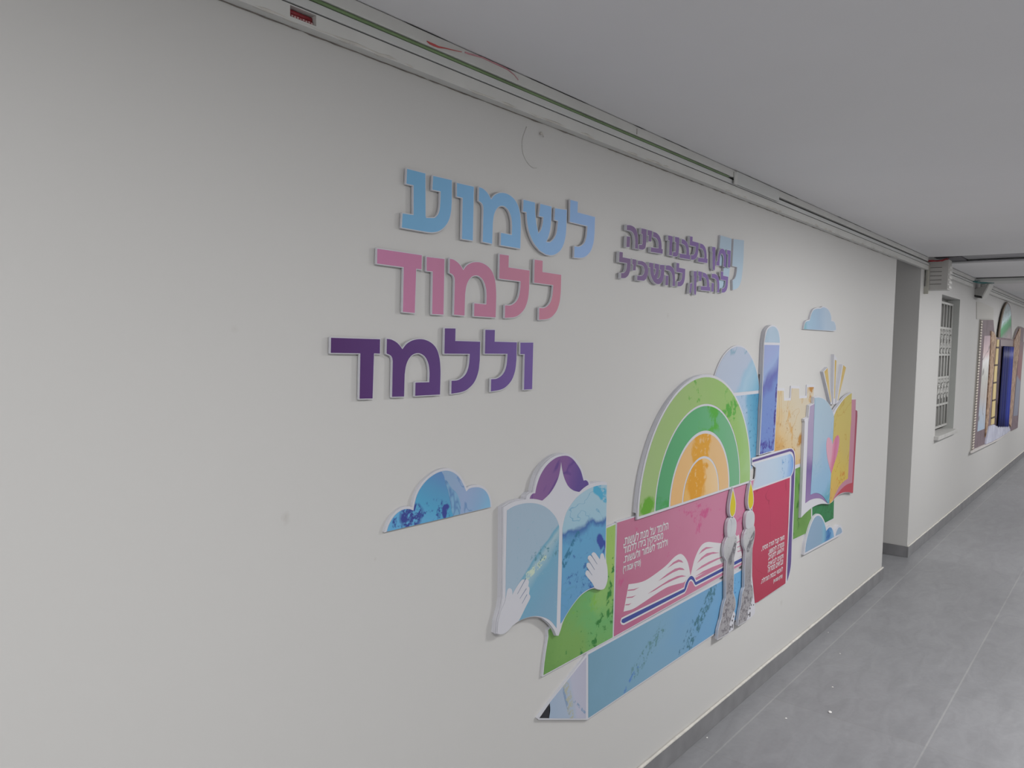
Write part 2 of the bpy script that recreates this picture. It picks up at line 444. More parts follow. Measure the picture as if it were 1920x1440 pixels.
glyph('ayin', [pts(cA, (788, 176), (950, 218), (952, 600), (958, 618)) + [CP(cA, (1035, 618), (1062, 592), (1080, 545), (1087, 470), (1090, 378))] + pts(cA, (1015, 362), (1022, 240), (1188, 278)) + [CP(cA, (1187, 480), (1180, 565), (1160, 640), (1120, 700), (1070, 735), (1015, 746), (960, 742))] + pts(cA, (740, 703), (748, 578), (846, 592), (846, 323), (782, 308))], R1)
glyph('shin', [pts(cB, (785, 478), (918, 511)) + [CP(cB, (922, 640), (936, 770), (960, 882))] + [CP(cB, (962, 882), (992, 840), (1012, 770), (1022, 685))] + pts(cB, (968, 672), (985, 527), (1115, 560)) + [CP(cB, (1113, 700), (1100, 830), (1078, 920), (1052, 984))] + [CP(cB, (1098, 990), (1150, 940), (1180, 865), (1196, 728))] + pts(cB, (1152, 718), (1160, 580), (1298, 600)) + [CP(cB, (1293, 780), (1285, 900), (1260, 1010), (1220, 1085), (1160, 1130), (1105, 1142), (1050, 1132)), CP(cB, (980, 1088), (910, 1000), (860, 890), (832, 770), (820, 625))] + pts(cB, (778, 618))], R1)
# the small letters
Q1 = (1.8855, 1.9505); Q2 = (1.7815, 1.8475); o14 = 0.0145
glyph('he', [[CP(cE, (622, 147), (700, 155), (770, 192), (815, 250), (838, 330), (849, 450))] + pts(cE, (848, 637), (790, 630)) + [CP(cE, (796, 500), (786, 400), (765, 330), (730, 285), (690, 262), (621, 246))], pts(cE, (622, 378), (685, 387), (675, 600), (610, 596))], (1.884, 1.9505), o14)
glyph('nun', [pts(cE, (920, 215), (1022, 237)) + [CP(cE, (1015, 500), (1003, 590), (985, 630), (945, 650))] + pts(cE, (868, 641), (870, 548), (930, 552), (945, 520), (945, 332), (916, 326))], (1.8845, 1.9505), o14)
glyph('yod', [pts(cE, (1050, 242), (1135, 262), (1120, 478), (1065, 475), (1072, 355), (1048, 346))], (1.885, 1.9515), o14)
glyph('bet', [[CP(cE, (1168, 275), (1232, 300), (1288, 360), (1322, 450), (1335, 560), (1335, 632))] + pts(cE, (1360, 636), (1355, 730), (1115, 692), (1122, 600), (1275, 622)) + [CP(cE, (1278, 540), (1265, 470), (1235, 415), (1200, 390), (1162, 373))]], (1.885, 1.9525), o14)
glyph('kaf', [pts(cE, (855, 880)) + [CP(cE, (935, 890), (1000, 932), (1040, 1000), (1055, 1090), (1045, 1190), (1015, 1270), (970, 1316))] + pts(cE, (835, 1305), (840, 1208)) + [CP(cE, (920, 1214), (962, 1180), (984, 1120), (984, 1060), (965, 1005), (920, 972), (850, 964))]], (1.778, 1.8475), o14)
glyph('tav', [pts(cG, (850, 672), (862, 598), (880, 594)) + [CP(cG, (888, 500), (902, 420), (925, 365), (962, 345), (1000, 365), (1030, 425), (1043, 520))] + pts(cG, (1030, 717), (988, 690)) + [CP(cG, (1000, 540), (985, 470), (955, 440), (930, 470), (916, 560))] + pts(cG, (910, 682))], (1.8895, 1.9585), o14)
glyph('final nun', [pts(cG, (780, 315), (842, 325)) + [CP(cG, (838, 500), (834, 650), (830, 745), (822, 785))] + pts(cG, (800, 775)) + [CP(cG, (790, 740), (785, 600), (788, 420))] + pts(cG, (778, 400))], (1.8875, 1.957), o14)
glyph('comma', [pts(cG, (360, 1040), (390, 1040), (362, 1225), (340, 1220))], (1.781, 1.847), o14)

def letter(key, xa, xb, row, yb, yf, border, m, label, group):
    polys = [[(xa + u * (xb - xa), row[0] + v * (row[1] - row[0])) for u, v in q] for q in GL[key]]
    t = thing('raised_letter' if key != 'comma' else 'raised_comma', (0.5 * (xa + xb), -yb, min(p[1] for q in polys for p in q)), label, 'letter' if key != 'comma' else 'punctuation mark', group)
    bm = bmesh.new()
    back = yb + (yf - yb) * (0.26 if yf > 0.012 else 0.40)
    for q in polys: add_slab(bm, grow(q, border), back, yf, t.location)
    link('letter_board', fin(bm, 'letter_board'), M['white'], t)
    bm = bmesh.new()
    for q in polys: add_slab(bm, grow(q, -0.0032 if yf > 0.012 else -0.005), yb, back, t.location)
    link('spacer', fin(bm, 'spacer'), M['white'], t)
    bm = bmesh.new()
    for q in polys: add_slab(bm, q, yf, yf + 0.0005, t.location)
    link('printed_face', fin(bm, 'printed_face'), m, t)
def xo(p, off=OFF): return on_wall(p, off)[0]
rowx = lambda f, y, *xs: [xo(f(x, y)) for x in xs]

m1 = wash('printed blue', [(0, (92, 137, 168)), (0.5, (106, 146, 182)), (1, (125, 148, 188))], (1.18, 1.96), (2.03, 1.84), 0.25, 6, ref=155)
m2 = wash('printed pink', [(0, (162, 105, 138)), (0.5, (161, 105, 130)), (1, (172, 113, 128))], (1.1, 1.7), (1.86, 1.72), 0.3, 5, ref=163)
m3 = wash('printed violet', [(0, (78, 46, 98)), (0.5, (90, 62, 120)), (1, (108, 86, 150))], (0.99, 1.5), (1.67, 1.52), 0.15, 5, ref=182)
m4 = wash('printed purple', [(0, (103, 82, 116)), (1, (106, 84, 140))], (2.1, 1.87), (2.95, 1.87), 0.2, 6, ref=162)
big = 'large raised letters of the three word slogan'
y1 = 620
L1 = [('ayin', xo(cA(740, 640)), xo(cA(1188, 400)), 'light blue letter ayin, leftmost letter of the top slogan word'),
      ('vav', xo(cA(1234, 380)), xo(cA(1385, 400)), 'light blue letter vav between ayin and mem in the top word'),
      ('mem', xo(cA(1433, 420)), xo(cB(746, 900)), 'light blue arched letter mem in the middle of the top word'),
      ('shin', xo(cB(777, 560)), xo(cB(1298, 650)), 'light blue letter shin with three arms in the top word'),
      ('lamed', xo(cB(1338, 700)), xo(cB(1636, 750)), 'light blue tall letter lamed at the right end of the top word')]
for k, a, b, l in L1: letter(k, a, b, R1, 0, 0.0095, 0.0020, m1, l, big)
cH = S(860, 460, 9)
L2 = [('dalet', xo(cA(517, 960)), xo(cA(917, 1000)), 'pink letter dalet, leftmost letter of the middle slogan word'),
      ('vav', xo(cA(962, 1040)), xo(cA(1121, 1050)), 'pink letter vav right of the pink dalet'),
      ('mem', xo(cA(1170, 1050)), xo(cA(1588, 1300)), 'pink arched letter mem in the middle of the pink word'),
      ('lamed', xo(cH(692, 450)), xo(cH(1198, 500)), 'pink tall letter lamed next to the pink mem'),
      ('lamed', xo(cH(1280, 560)), xo(cH(1732, 560)), 'pink tall letter lamed at the right end of the middle word')]
for k, a, b, l in L2: letter(k, a, b, R2, 0, 0.0095, 0.0020, m2, l, big)
L3 = [('dalet', xo(cC(87, 370)), xo(cC(471, 370)), 'dark purple letter dalet, leftmost letter of the bottom slogan word'),
      ('mem', xo(cC(524, 380)), xo(cC(945, 560)), 'purple arched letter mem right of the dark purple dalet'),
      ('lamed', xo(cC(977, 350)), xo(cC(1254, 380)), 'purple tall letter lamed next to the purple mem'),
      ('lamed', xo(cC(1294, 350)), xo(cC(1541, 380)), 'purple tall letter lamed next to the purple vav'),
      ('vav', xo(cC(1570, 390)), xo(cC(1669, 400)), 'lighter purple letter vav at the right end of the bottom word')]
for k, a, b, l in L3: letter(k, a, b, R3, 0, 0.0095, 0.0020, m3, l, big)

def xs_(p): return on_wall(p, o14)[0]
small = 'small raised purple letters of the two line verse'
def srow(rows, row, up):
    for k, pa, pb, back, l in rows:
        letter(k, xs_(pa), xs_(pb), row, back, 0.0155 if back else 0.0140, 0.0016, m4, l, small)
srow([('vav', cG(1060, 420), cG(1126, 420), 0.0095, 'small purple letter vav lying over the pale blue quotation mark'),
      ('tav', cG(850, 600), cG(1043, 560), 0.0095, 'small purple letter tav lying half over the pale blue quotation mark'),
      ('final nun', cG(778, 360), cG(841, 400), 0, 'small purple final nun ending the first word of the upper line'),
      ('bet', cG(508, 560), cG(687, 580), 0, 'small purple letter bet starting the second word of the upper line'),
      ('lamed', cG(348, 200), cG(512, 280), 0, 'small purple tall letter lamed in the upper line'),
      ('bet', cG(150, 500), cG(350, 500), 0, 'small purple letter bet left of the lamed in the upper line'),
      ('nun', cG(22, 480), cG(140, 200), 0, 'small purple letter nun in the second word of the upper line'),
      ('vav', cE(1475, 390), cE(1562, 400), 0, 'small purple letter vav ending the second word of the upper line'),
      ('bet', cE(1115, 640), cE(1360, 650), 0, 'small purple letter bet starting the last word of the upper line'),
      ('yod', cE(1048, 300), cE(1134, 300), 0, 'short purple letter yod in the last word of the upper line'),
      ('nun', cE(868, 600), cE(1020, 300), 0, 'small purple letter nun in the last word of the upper line'),
      ('he', cE(611, 400), cE(849, 450), 0, 'small purple letter he at the left end of the upper line')], (1.8855, 1.9525), 1)
srow([('lamed', cG(942, 800), cG(1076, 930), 0.0095, 'small purple tall lamed lying over the lower tail of the quotation mark'),
      ('he', cG(765, 880), cG(916, 900), 0.0095, 'small purple letter he beside the quotation mark in the lower line'),
      ('bet', cG(560, 1110), cG(736, 1110), 0, 'small purple letter bet in the first word of the lower line'),
      ('yod', cG(510, 830), cG(578, 830), 0, 'short purple letter yod in the first word of the lower line'),
      ('final nun', cG(423, 820), cG(480, 820), 0, 'small purple final nun before the comma in the lower line'),
      ('lamed', cG(88, 720), cG(255, 790), 0, 'small purple tall lamed starting the last word of the lower line'),
      ('he', cE(1425, 1080), cE(1622, 1100), 0, 'small purple letter he in the last word of the lower line'),
      ('shin', cE(1078, 960), cE(1392, 1000), 0, 'small purple letter shin in the last word of the lower line'),
      ('kaf', cE(836, 1100), cE(1055, 1090), 0, 'small purple curved letter kaf in the lower line'),
      ('yod', cE(730, 900), cE(808, 900), 0, 'short purple letter yod next to the leftmost lamed'),
      ('lamed', cE(458, 850), cE(690, 880), 0, 'small purple tall lamed at the left end of the lower line')], (1.7825, 1.8485), 1)
letter('comma', xs_(cG(340, 1130)), xs_(cG(388, 1130)), (1.7805, 1.8485), 0, 0.014, 0.0016, m4, 'small purple comma in the lower verse line', small)

mq = wash('printed pale blue', [(0, (150, 168, 183)), (1, (168, 190, 206))], (2.9, 1.99), (2.9, 1.76), 0.3, 5, ref=177)
oq = 0.0095
def quote_mark(items, label):
    p = W(items, oq)
    t = thing('quotation_mark', base_of(p), label, 'quotation mark', 'pale blue quotation marks')
    slab('mark_board', grow(p, 0.0015), 0, 0.0085, M['white'], t); slab('printed_face', p, 0.0085, 0.0090, mq, t)
quote_mark(pts(cG, (1195, 188), (1392, 215)) + [CP(cG, (1382, 560), (1360, 830), (1330, 1010), (1290, 1105), (1240, 1150), (1178, 1166))] + pts(cG, (1172, 985)) + [CP(cG, (1172, 985), (1210, 955), (1238, 890), (1254, 800), (1260, 724))] + pts(cG, (1168, 705)), 'pale blue quotation mark standing clear at the right of the verse')
quote_mark(pts(cG, (940, 118), (1152, 180)) + [CP(cG, (1135, 560), (1110, 830), (1078, 1010), (1040, 1085), (990, 1130), (915, 1156))] + pts(cG, (912, 985)) + [CP(cG, (912, 985), (960, 950), (985, 870), (998, 780), (1003, 710))] + pts(cG, (900, 690)), 'pale blue quotation mark half covered by purple letters')

# ---------------------------------------------------------------- printed text
def inside(p, q):
    r = False; n = len(q)
    for i in range(n):
        a, b = q[i - 1], q[i]
        if (a[1] > p[1]) != (b[1] > p[1]) and p[0] < (b[0] - a[0]) * (p[1] - a[1]) / (b[1] - a[1]) + a[0]: r = not r
    return r
def text_part(parent, body, xl, xr, zb, zt, y, name='printed_text'):
    cu = bpy.data.curves.new('t', 'FONT'); cu.body = body[::-1].translate(str.maketrans('()', ')('))
    ob = bpy.data.objects.new('t', cu); COL.objects.link(ob)
    bpy.context.view_layer.update()
    dg = bpy.context.evaluated_depsgraph_get()
    cv = ob.to_curve(dg); cont = []
    for sp in cv.splines:
        bp = sp.bezier_points; q = []
        for i in range(len(bp)):
            a, b = bp[i], bp[(i + 1) % len(bp)]
            p0, p1, p2, p3 = a.co, a.handle_right, b.handle_left, b.co
            st = 1 if ((p1 - p0).cross(p3 - p0).length + (p2 - p3).cross(p3 - p0).length) < 1e-6 else 4
            for k in range(st):
                t = k / st; c = (1 - t) ** 3 * p0 + 3 * t * (1 - t) ** 2 * p1 + 3 * t * t * (1 - t) * p2 + t ** 3 * p3
                q.append((c.x, c.y))
        if len(q) > 2: cont.append(q)
    ob.to_curve_clear(); bpy.data.objects.remove(ob, do_unlink=True)
    big_ = max(cont, key=lambda q: abs(area(q))); sg = 1 if area(big_) > 0 else -1
    holes = [q for q in cont if any(o_ is not q and area(o_) * area(q) < 0 and abs(area(o_)) > abs(area(q)) and inside(q[0], o_) for o_ in cont)]
    outer = [q for q in cont if q not in holes]
    xs = [p[0] for q in outer for p in q]; ys = [p[1] for q in outer for p in q]
    a, b, c, d = min(xs), max(xs), min(ys), max(ys); l = parent.location
    bm = bmesh.new()
    for k, q in enumerate(outer):
        loops = [q] + [h for h in holes if inside(h[0], q)]
        loops = [[(xl + (p[0] - a) / (b - a) * (xr - xl), zb + (p[1] - c) / (d - c) * (zt - zb)) for p in lp] for lp in loops]
        loops = [grow(lp, 0.00075 if kk == 0 else -0.0006) for kk, lp in enumerate(loops)]
        flat_pts = [p for lp in loops for p in lp]
        vs = [bm.verts.new((p[0] - l[0], -y - 0.00012 * (k % 3) - l[1], p[1] - l[2])) for p in flat_pts]
        for t3 in tessellate_polygon([[Vector((p[0], p[1], 0)) for p in lp] for lp in loops]):
            try: f = bm.faces.new([vs[i] for i in t3])
            except ValueError: continue
            f.normal_update()
            if f.normal.y > 0: f.normal_flip()
    return link(name, fin(bm, name), M['lettering'], parent)

# ---------------------------------------------------------------- mural boards
cF, cGt, cGb, cI = S(680, 830, 6.857), S(900, 830, 6.857), S(900, 1020, 6.857), S(980, 1180, 6.857)
cJ, cK, cL, cM = S(1140, 930, 6.857), S(1180, 680, 4.8), S(1320, 600, 5.5375), S(1460, 560, 6.0)
cN, cO, cP = S(1460, 740, 4.6444), S(1320, 840, 3.79), S(1140, 1080, 6.4)
cT, cR, cQ, cD = S(1490, 780, 8.0), S(1480, 660, 10.286), S(1390, 840, 9.0), S(1480, 920, 11.073)
cU, cV, cX = S(1410, 980, 9.6), S(1330, 1080, 10.29), S(1340, 880, 6.857)

REF = 197
# --- dome, castle, green fields: thin boards lying against the wall
z1 = 0.006
RC, RZ = 2.735, 0.995             # centre of the rainbow arch
def arch(a, b, n=40, t0=0.0, t1=math.pi): return [(RC + a * math.cos(t0 + (t1 - t0) * i / n), RZ + b * math.sin(t0 + (t1 - t0) * i / n)) for i in range(n + 1)]
dome_top = [CP(cL, (112, 600), (150, 490), (200, 392), (270, 312), (345, 278), (420, 297), (480, 370), (528, 475), (560, 600), (575, 730))]
DA = W(dome_top, z1)
AA, AB = 0.478, 0.463
th = math.acos((DA[0][0] - RC) / AA)
p = DA + W(pts(cL, (575, 735), (560, 900), (540, 1440)), z1) + [(RC + AA, RZ + .012)] + arch(AA, AB, 30, 0.03, th)
zcap = on_wall(cL(450, 752), z1)[1]
pu = clip(p, 0, -1, -(zcap + 0.004)); pl = clip(p, 0, 1, zcap - 0.010)
t = thing('dome_board', base_of(p), 'pale blue dome shaped board rising behind the green rainbow arch', 'wall decoration', 'cut out mural boards')
slab('backing_board', grow(p, 0.006), 0, 0.005, M['white'], t)
a, b = on_wall(cL(200, 600), z1), on_wall(cL(575, 640), z1)
slab('dome_cap', pu, 0.005, z1, wash('pale blue wash', [(0.0, (178, 188, 206)), (0.44, (172, 184, 204)), (0.5, (150, 182, 205)), (0.56, (158, 188, 208)), (0.72, (132, 176, 200)), (1.0, (92, 152, 186))], None, None, 0.22, 5, 2.0, ((120, 160, 182), 2.0, 0.008), iso=(on_wall(cL(350, 740), z1), on_wall(cL(505, 440), z1), 0.22)), t)
slab('dome_body', pl, 0.005, z1, wash('teal wash', [(0.0, (172, 188, 210)), (0.42, (160, 184, 208)), (0.55, (112, 166, 196)), (0.75, (84, 150, 184)), (1.0, (72, 132, 168))], None, None, 0.3, 9, 4.0, None, [((66, 116, 152), 70, 0.6, None)], iso=(on_wall(cL(470, 1300), z1), on_wall(cL(440, 800), z1), 0.16)), t)
p = W(pts(cL, (740, 735), (830, 735), (832, 838), (905, 835), (912, 710), (990, 712), (990, 815), (1072, 810), (1076, 697), (1142, 697), (1135, 900)) + [(1524, 862), (1491, 872), (1470, 846), (1445, 846)], z1)
t = thing('castle_board', base_of(p), 'tan castle wall board with square battlements beside the tall tower', 'wall decoration', 'cut out mural boards')
slab('backing_board', grow(p, 0.012), 0, 0.0048, M['white'], t)
a, b = on_wall(cL(1000, 800), z1), on_wall(cL(800, 1400), z1)
slab('printed_face', p, 0.0048, 0.0056, wash('sandstone wash', [(0.0, (198, 188, 168)), (0.5, (200, 186, 158)), (0.75, (203, 176, 130)), (1.0, (192, 150, 88))], a, b, 0.55, 6, 1.0, ((190, 156, 104), 3.2, 0.012), [((196, 154, 92), 4, 0.52, (on_wall(cL(830, 1280), z1), (0.13, 0.18))), ((160, 108, 48), 60, 0.60, (on_wall(cL(860, 1250), z1), (0.16, 0.2))), ((176, 126, 62), 8, 0.46, (on_wall(cL(1110, 760), z1), (0.07, 0.06))), ((176, 128, 62), 10, 0.5, (on_wall(cL(1000, 1350), z1), (0.06, 0.10)))]), t)

pg1 = W([cQ(915, 352), (1521, 866), cD(453, 835), cD(80, 1010)], z1)
pg2 = W(pts(cD, (482, 90), (930, 100), (918, 575), (478, 802)), z1)
t = thing('green_field_board', base_of(pg1 + pg2), 'green field board behind the open coloured book', 'wall decoration', 'cut out mural boards')
slab('backing_board', grow(W([cQ(900, 250), (1565, 838), cD(930, 100), cD(918, 575), cD(80, 1010)], z1), 0.007), 0, 0.005, M['white'], t)
slab('grass_panel', pg1, 0.005, z1, wash('grass wash', [(0.2, (98, 140, 70)), (0.55, (108, 152, 78)), (0.85, (84, 140, 60))], None, None, 1, 4, 3.0, None, [((58, 110, 40), 9, 0.60, None)]), t)
slab('dark_grass_panel', pg2, 0.005, z1, wash('deep green wash', [(0.2, (40, 112, 66)), (0.6, (50, 122, 76)), (0.9, (38, 98, 52))], None, None, 1, 4, 5.0, ((36, 92, 50), 4, 0.02)), t)

REF = 182
# --- left hill
z2 = 0.0085
p = W(pts(cI, (270, 588), (283, 440), (305, 280), (335, 90)) + pts(cGb, (880, 1110), (980, 1000), (1300, 560)) + pts(cGt, (1560, 1130), (1742, 1052)) + pts(cGb, (1705, 1200)), z2)
t = thing('hill_board', base_of(p), 'speckled green hill board below the reading girl', 'wall decoration', 'cut out mural boards')
slab('backing_board', grow(p, 0.004), 0, 0.0078, M['white'], t)
a, b = on_wall(cI(300, 500), z2), on_wall(cGb(1690, 100), z2)
slab('printed_face', p, 0.0078, z2, wash('hill green wash', [(0.0, (98, 140, 74)), (0.3, (110, 150, 82)), (0.6, (98, 156, 96)), (0.9, (140, 172, 92))], a, b, 0.7, 7, 1.3, None, [((50, 112, 54), 30, 0.52, (on_wall(cGb(1330, 1420), z2), on_wall(cGb(1660, 900), z2), 0.045)), ((50, 114, 54), 16, 0.50, (on_wall(cGb(1690, 900), z2), on_wall(cGb(1700, 350), z2), 0.030)), ((60, 122, 60), 45, 0.63, None), ((112, 160, 60), 7, 0.60, None)]), t)

REF = 190
# --- pink page board with the drawn open book
p = W([(1157.5, 980.3), (1413.5, 900.2), (1409, 921), (1404.5, 1051), (1151.3, 1193.5)], z2)
t = thing('pink_page_board', base_of(p), 'pink board with white verse and a drawing of an open book', 'wall decoration', 'cut out mural boards')
slab('backing_board', grow(p, 0.004), 0, 0.0078, M['white'], t)
a, b = on_wall((1290, 940), z2), on_wall((1170, 1180), z2)
pink = wash('pink wash', [(0.0, (184, 120, 146)), (0.5, (178, 112, 138)), (0.8, (176, 108, 134)), (1.0, (172, 100, 132))], a, b, 0.5, 6, 2.2, None, [((182, 84, 128), 9, 0.60, None), ((150, 72, 112), 60, 0.70, None)])
slab('printed_face', p, 0.0078, z2, pink, t)
zz = z2 + 0.0002
left = W(pts(cJ, (265, 1135)) + [CP(cJ, (265, 1135), (380, 1118), (480, 1085), (600, 1008), (740, 900), (830, 808), (880, 765), (930, 745), (970, 765), (1010, 820), (1035, 890), (1057, 1005))] + [CP(cJ, (1040, 1035), (1010, 1070), (985, 1102))] + [CP(cP, (905, 78), (800, 105), (700, 140), (560, 225), (420, 320), (300, 395), (186, 428))], z2)
right = W([CP(cJ, (1065, 1002), (1085, 920), (1110, 820), (1150, 720), (1190, 650), (1230, 610), (1290, 590), (1370, 598), (1480, 608), (1560, 595), (1620, 550), (1680, 495))] + pts(cJ, (1700, 610), (1722, 770)) + [CP(cJ, (1722, 770), (1620, 830), (1500, 870), (1350, 925), (1240, 985), (1125, 1052))], z2)
slits = [[(760, 930), (840, 850), (905, 816), (945, 828), (968, 858), (912, 846), (850, 872)],
         [(645, 1095), (760, 1000), (860, 935), (920, 920), (960, 928), (985, 952), (912, 950), (830, 985), (740, 1040)],
         [(510, 1258), (640, 1170), (780, 1080), (890, 1030), (950, 1018), (1005, 1030), (930, 1044), (840, 1080), (700, 1150), (600, 1215)],
         [(256, 1205), (330, 1197), (400, 1175), (335, 1212), (252, 1220)], [(241, 1300), (310, 1292), (358, 1275), (312, 1306), (238, 1313)], [(226, 1392), (270, 1388), (300, 1376), (268, 1402), (222, 1405)],
         [(1165, 750), (1210, 690), (1260, 656), (1355, 660), (1262, 682), (1205, 722)], [(1145, 862), (1200, 790), (1270, 735), (1350, 720), (1430, 730), (1332, 746), (1240, 787)],
         [(1130, 962), (1200, 900), (1300, 843), (1400, 800), (1490, 776), (1400, 822), (1300, 873), (1200, 926)], [(1122, 1034), (1220, 968), (1350, 908), (1490, 856), (1490, 868), (1350, 926), (1220, 992)],
         [(1655, 595), (1697, 568), (1697, 580), (1657, 606)], [(1660, 655), (1706, 632), (1706, 642), (1662, 664)], [(1664, 710), (1712, 692), (1713, 702), (1666, 720)]]
slabs('drawn_pages', [(left, 0), (right, 0)] + [(W(pts(cJ, *s), z2), 1) for s in slits], z2, zz, [M['lettering'], pink], t)
band = W([cP(168, 560), cP(160, 545), cP(166, 522), cP(190, 508), cP(915, 152)] + [CP(cJ, (985, 1172), (1000, 1118), (1028, 1065), (1065, 1028), (1098, 1042), (1118, 1080), (1128, 1106))] + pts(cJ, (1720, 795), (1722, 838), (1128, 1146)) + [CP(cJ, (1115, 1135), (1098, 1098), (1070, 1072), (1042, 1092), (1022, 1140), (1000, 1205))] + [cP(918, 190), cP(190, 566)], z2)
slabs('drawn_cover', [(grow(band, 0.006), 0), (band, 1)], z2, zz, [M['lettering'], flat('navy print', (54, 68, 140))], t)
yt = zz + 0.0003
cTx = S(1150, 965, 12)
def line(parent, body, f, L, Rr, h, off, y):
    """L, Rr: left and right ends on the foot line of the writing; h: letter height in metres"""
    a, b = on_wall(f(*L), off), on_wall(f(*Rr), off); z = 0.5 * (a[1] + b[1])
    text_part(parent, body, a[0], b[0], z - 0.30 * h if any(ch in body for ch in 'ןקףץך(,') else z, z + h, y)
line(t, 'הלומד על מנת לעשות,', cTx, (225, 660), (1230, 312), 0.027, z2, yt)
line(t, 'מספיקין בידו ללמוד', cTx, (225, 872), (1110, 540), 0.027, z2, yt)
line(t, 'וללמד לשמור ולעשות.', cTx, (225, 1080), (1215, 695), 0.027, z2, yt)
line(t, '(פרקי אבות ד׳)', cTx, (215, 1290), (610, 1140), 0.021, z2, yt)

REF = 178
# --- pencil
p_body = W([(1103.2, 1227.4), (1403, 1062.6), (1403, 1145.2), (1103.3, 1346.3)], z2)
p_wood = W(pts(cI, (350, 945), (818, 362), (815, 1146), (338, 1144)), z2)
p_lead = W(pts(cI, (350, 950)) + [CP(cI, (350, 950), (354, 1040), (340, 1142))] + pts(cI, (218, 1141)), z2)
p_out = W(pts(cI, (190, 1145), (815, 330)) + [(1101, 1224)] + [(1404, 1058.5), (1404, 1147), (1101, 1350.5)] + pts(cI, (815, 1165), (210, 1165)), z2)
t = thing('pencil_board', base_of(p_out), 'long light blue pencil shaped board along the bottom of the mural', 'wall decoration', 'cut out mural boards')
slab('backing_board', p_out, 0, 0.0078, M['white'], t)
a, b = on_wall((1110, 1290), z2), on_wall((1400, 1100), z2)
slab('pencil_body', p_body, 0.0078, z2, wash('pencil blue wash', [(0.0, (104, 140, 160)), (0.35, (110, 146, 170)), (0.6, (100, 142, 176)), (1.0, (96, 150, 190))], a, b, 0.45, 4, 6.0, None, [((84, 122, 128), 60, 0.50, (on_wall(cP(330, 1130), z2), on_wall(cP(640, 640), z2), 0.032)), ((76, 116, 170), 30, 0.50, (on_wall(cP(200, 1380), z2), on_wall(cP(390, 1030), z2), 0.010)), ((62, 104, 120), 55, 0.47, (on_wall(cP(980, 800), z2), on_wall(cP(1270, 150), z2), 0.036)), ((66, 106, 130), 60, 0.54, (on_wall(cP(870, 920), z2), on_wall(cP(1010, 560), z2), 0.018)), ((60, 100, 150), 60, 0.60, (on_wall((1380, 1110), z2), (0.12, 0.16)))]), t)
slab('pencil_wood', p_wood, 0.0078, z2, wash('pale lavender wash', [(0.0, (142, 158, 178)), (0.5, (150, 162, 180)), (0.62, (162, 164, 180)), (1.0, (160, 160, 176))], on_wall(cI(400, 1100), z2), on_wall(cI(815, 700), z2), 0.25, 6, 1.0, None, [((156, 158, 146), 80, 0.45, (on_wall(cI(560, 720), z2), on_wall(cI(630, 1120), z2), 0.016)), ((118, 138, 164), 30, 0.45, (on_wall(cI(520, 770), z2), on_wall(cI(600, 1100), z2), 0.005)), ((118, 138, 164), 30, 0.45, (on_wall(cI(660, 920), z2), on_wall(cI(800, 1070), z2), 0.005))]), t)
slab('pencil_lead', p_lead, 0.0078, z2, flat('black print', (28, 28, 36)), t)

REF = 194
# --- red standing book
z3 = 0.0105
p = W(pts(cQ, (182, 172), (500, 78), (795, 6)) + [CP(cQ, (795, 6), (860, 8), (900, 60), (914, 150))] + pts(cQ, (912, 420), (895, 900)) + pts(cU, (740, 0), (722, 500)) + [CP(cU, (722, 500), (715, 700), (700, 850), (675, 970), (640, 1072))] + pts(cU, (612, 1104), (95, 1440)) + [(1414, 1134), (1408, 1080), (1411, 921)] + pts(cQ, (192, 690), (238, 480), (248, 335), (180, 285)), z3)
t = thing('red_book_board', base_of(p, -0.0064), 'red book shaped board with white verse and purple spine', 'wall decoration', 'cut out mural boards')
slab('backing_board', p, 0.0064, 0.0098, M['white'], t)
slab('spine_band', W(pts(cQ, (190, 205), (805, 20)) + [CP(cQ, (805, 20), (850, 20), (885, 60), (902, 140))] + pts(cQ, (906, 250), (896, 430), (880, 900)) + pts(cU, (726, 0), (712, 450)) + [CP(cU, (712, 450), (704, 700), (688, 840), (664, 950), (634, 1052))] + pts(cU, (636, 900), (662, 300), (676, 0)) + pts(cQ, (842, 700), (847, 475)) + [CP(cQ, (847, 475), (884, 385), (893, 260), (886, 140), (862, 76), (820, 56))] + pts(cQ, (190, 242)), z3), 0.0098, z3, flat('purple print', (86, 66, 128)), t)
slab('page_block', W(pts(cQ, (215, 268), (830, 98)) + [CP(cQ, (830, 98), (866, 150), (882, 250), (870, 375), (832, 472))] + pts(cQ, (205, 690)) + [CP(cQ, (215, 640), (242, 490), (247, 330))], z3), 0.0098, z3, wash('page blue wash', [(0.0, (178, 190, 206)), (0.5, (172, 190, 208)), (0.8, (160, 185, 212)), (1.0, (110, 150, 205))], on_wall(cQ(250, 450), z3), on_wall(cQ(880, 150), z3), 0.3, 6, 2.0, None, [((92, 140, 190), 26, 0.56, (on_wall(cQ(790, 260), z3), (0.12, 0.10)))]), t)
slab('cover', W(pts(cQ, (205, 722), (820, 500), (815, 700)) + pts(cU, (656, 0), (602, 1094), (100, 1432)) + [(1415.5, 1131), (1410.5, 1080), (1411.5, 922)], z3), 0.0098, z3, wash('red wash', [(0.0, (176, 60, 90)), (0.5, (172, 63, 88)), (1.0, (164, 56, 78))], on_wall(cQ(500, 700), z3), on_wall((1440, 1110), z3), 0.5, 5, 1.0, ((140, 44, 70), 2.6, 0.006), [((138, 46, 66), 50, 0.62, (on_wall(cU(620, 380), z3), (0.09, 0.22)))]), t)
yt = z3 + 0.0003
line(t, 'משה קבל תורה מסיני,', cU, (172, 500), (580, 300), 0.024, z3, yt)
line(t, 'ומסרה ליהושע,', cU, (292, 560), (575, 412), 0.024, z3, yt)
line(t, 'ויהושע לזקנים,', cU, (292, 660), (568, 520), 0.024, z3, yt)
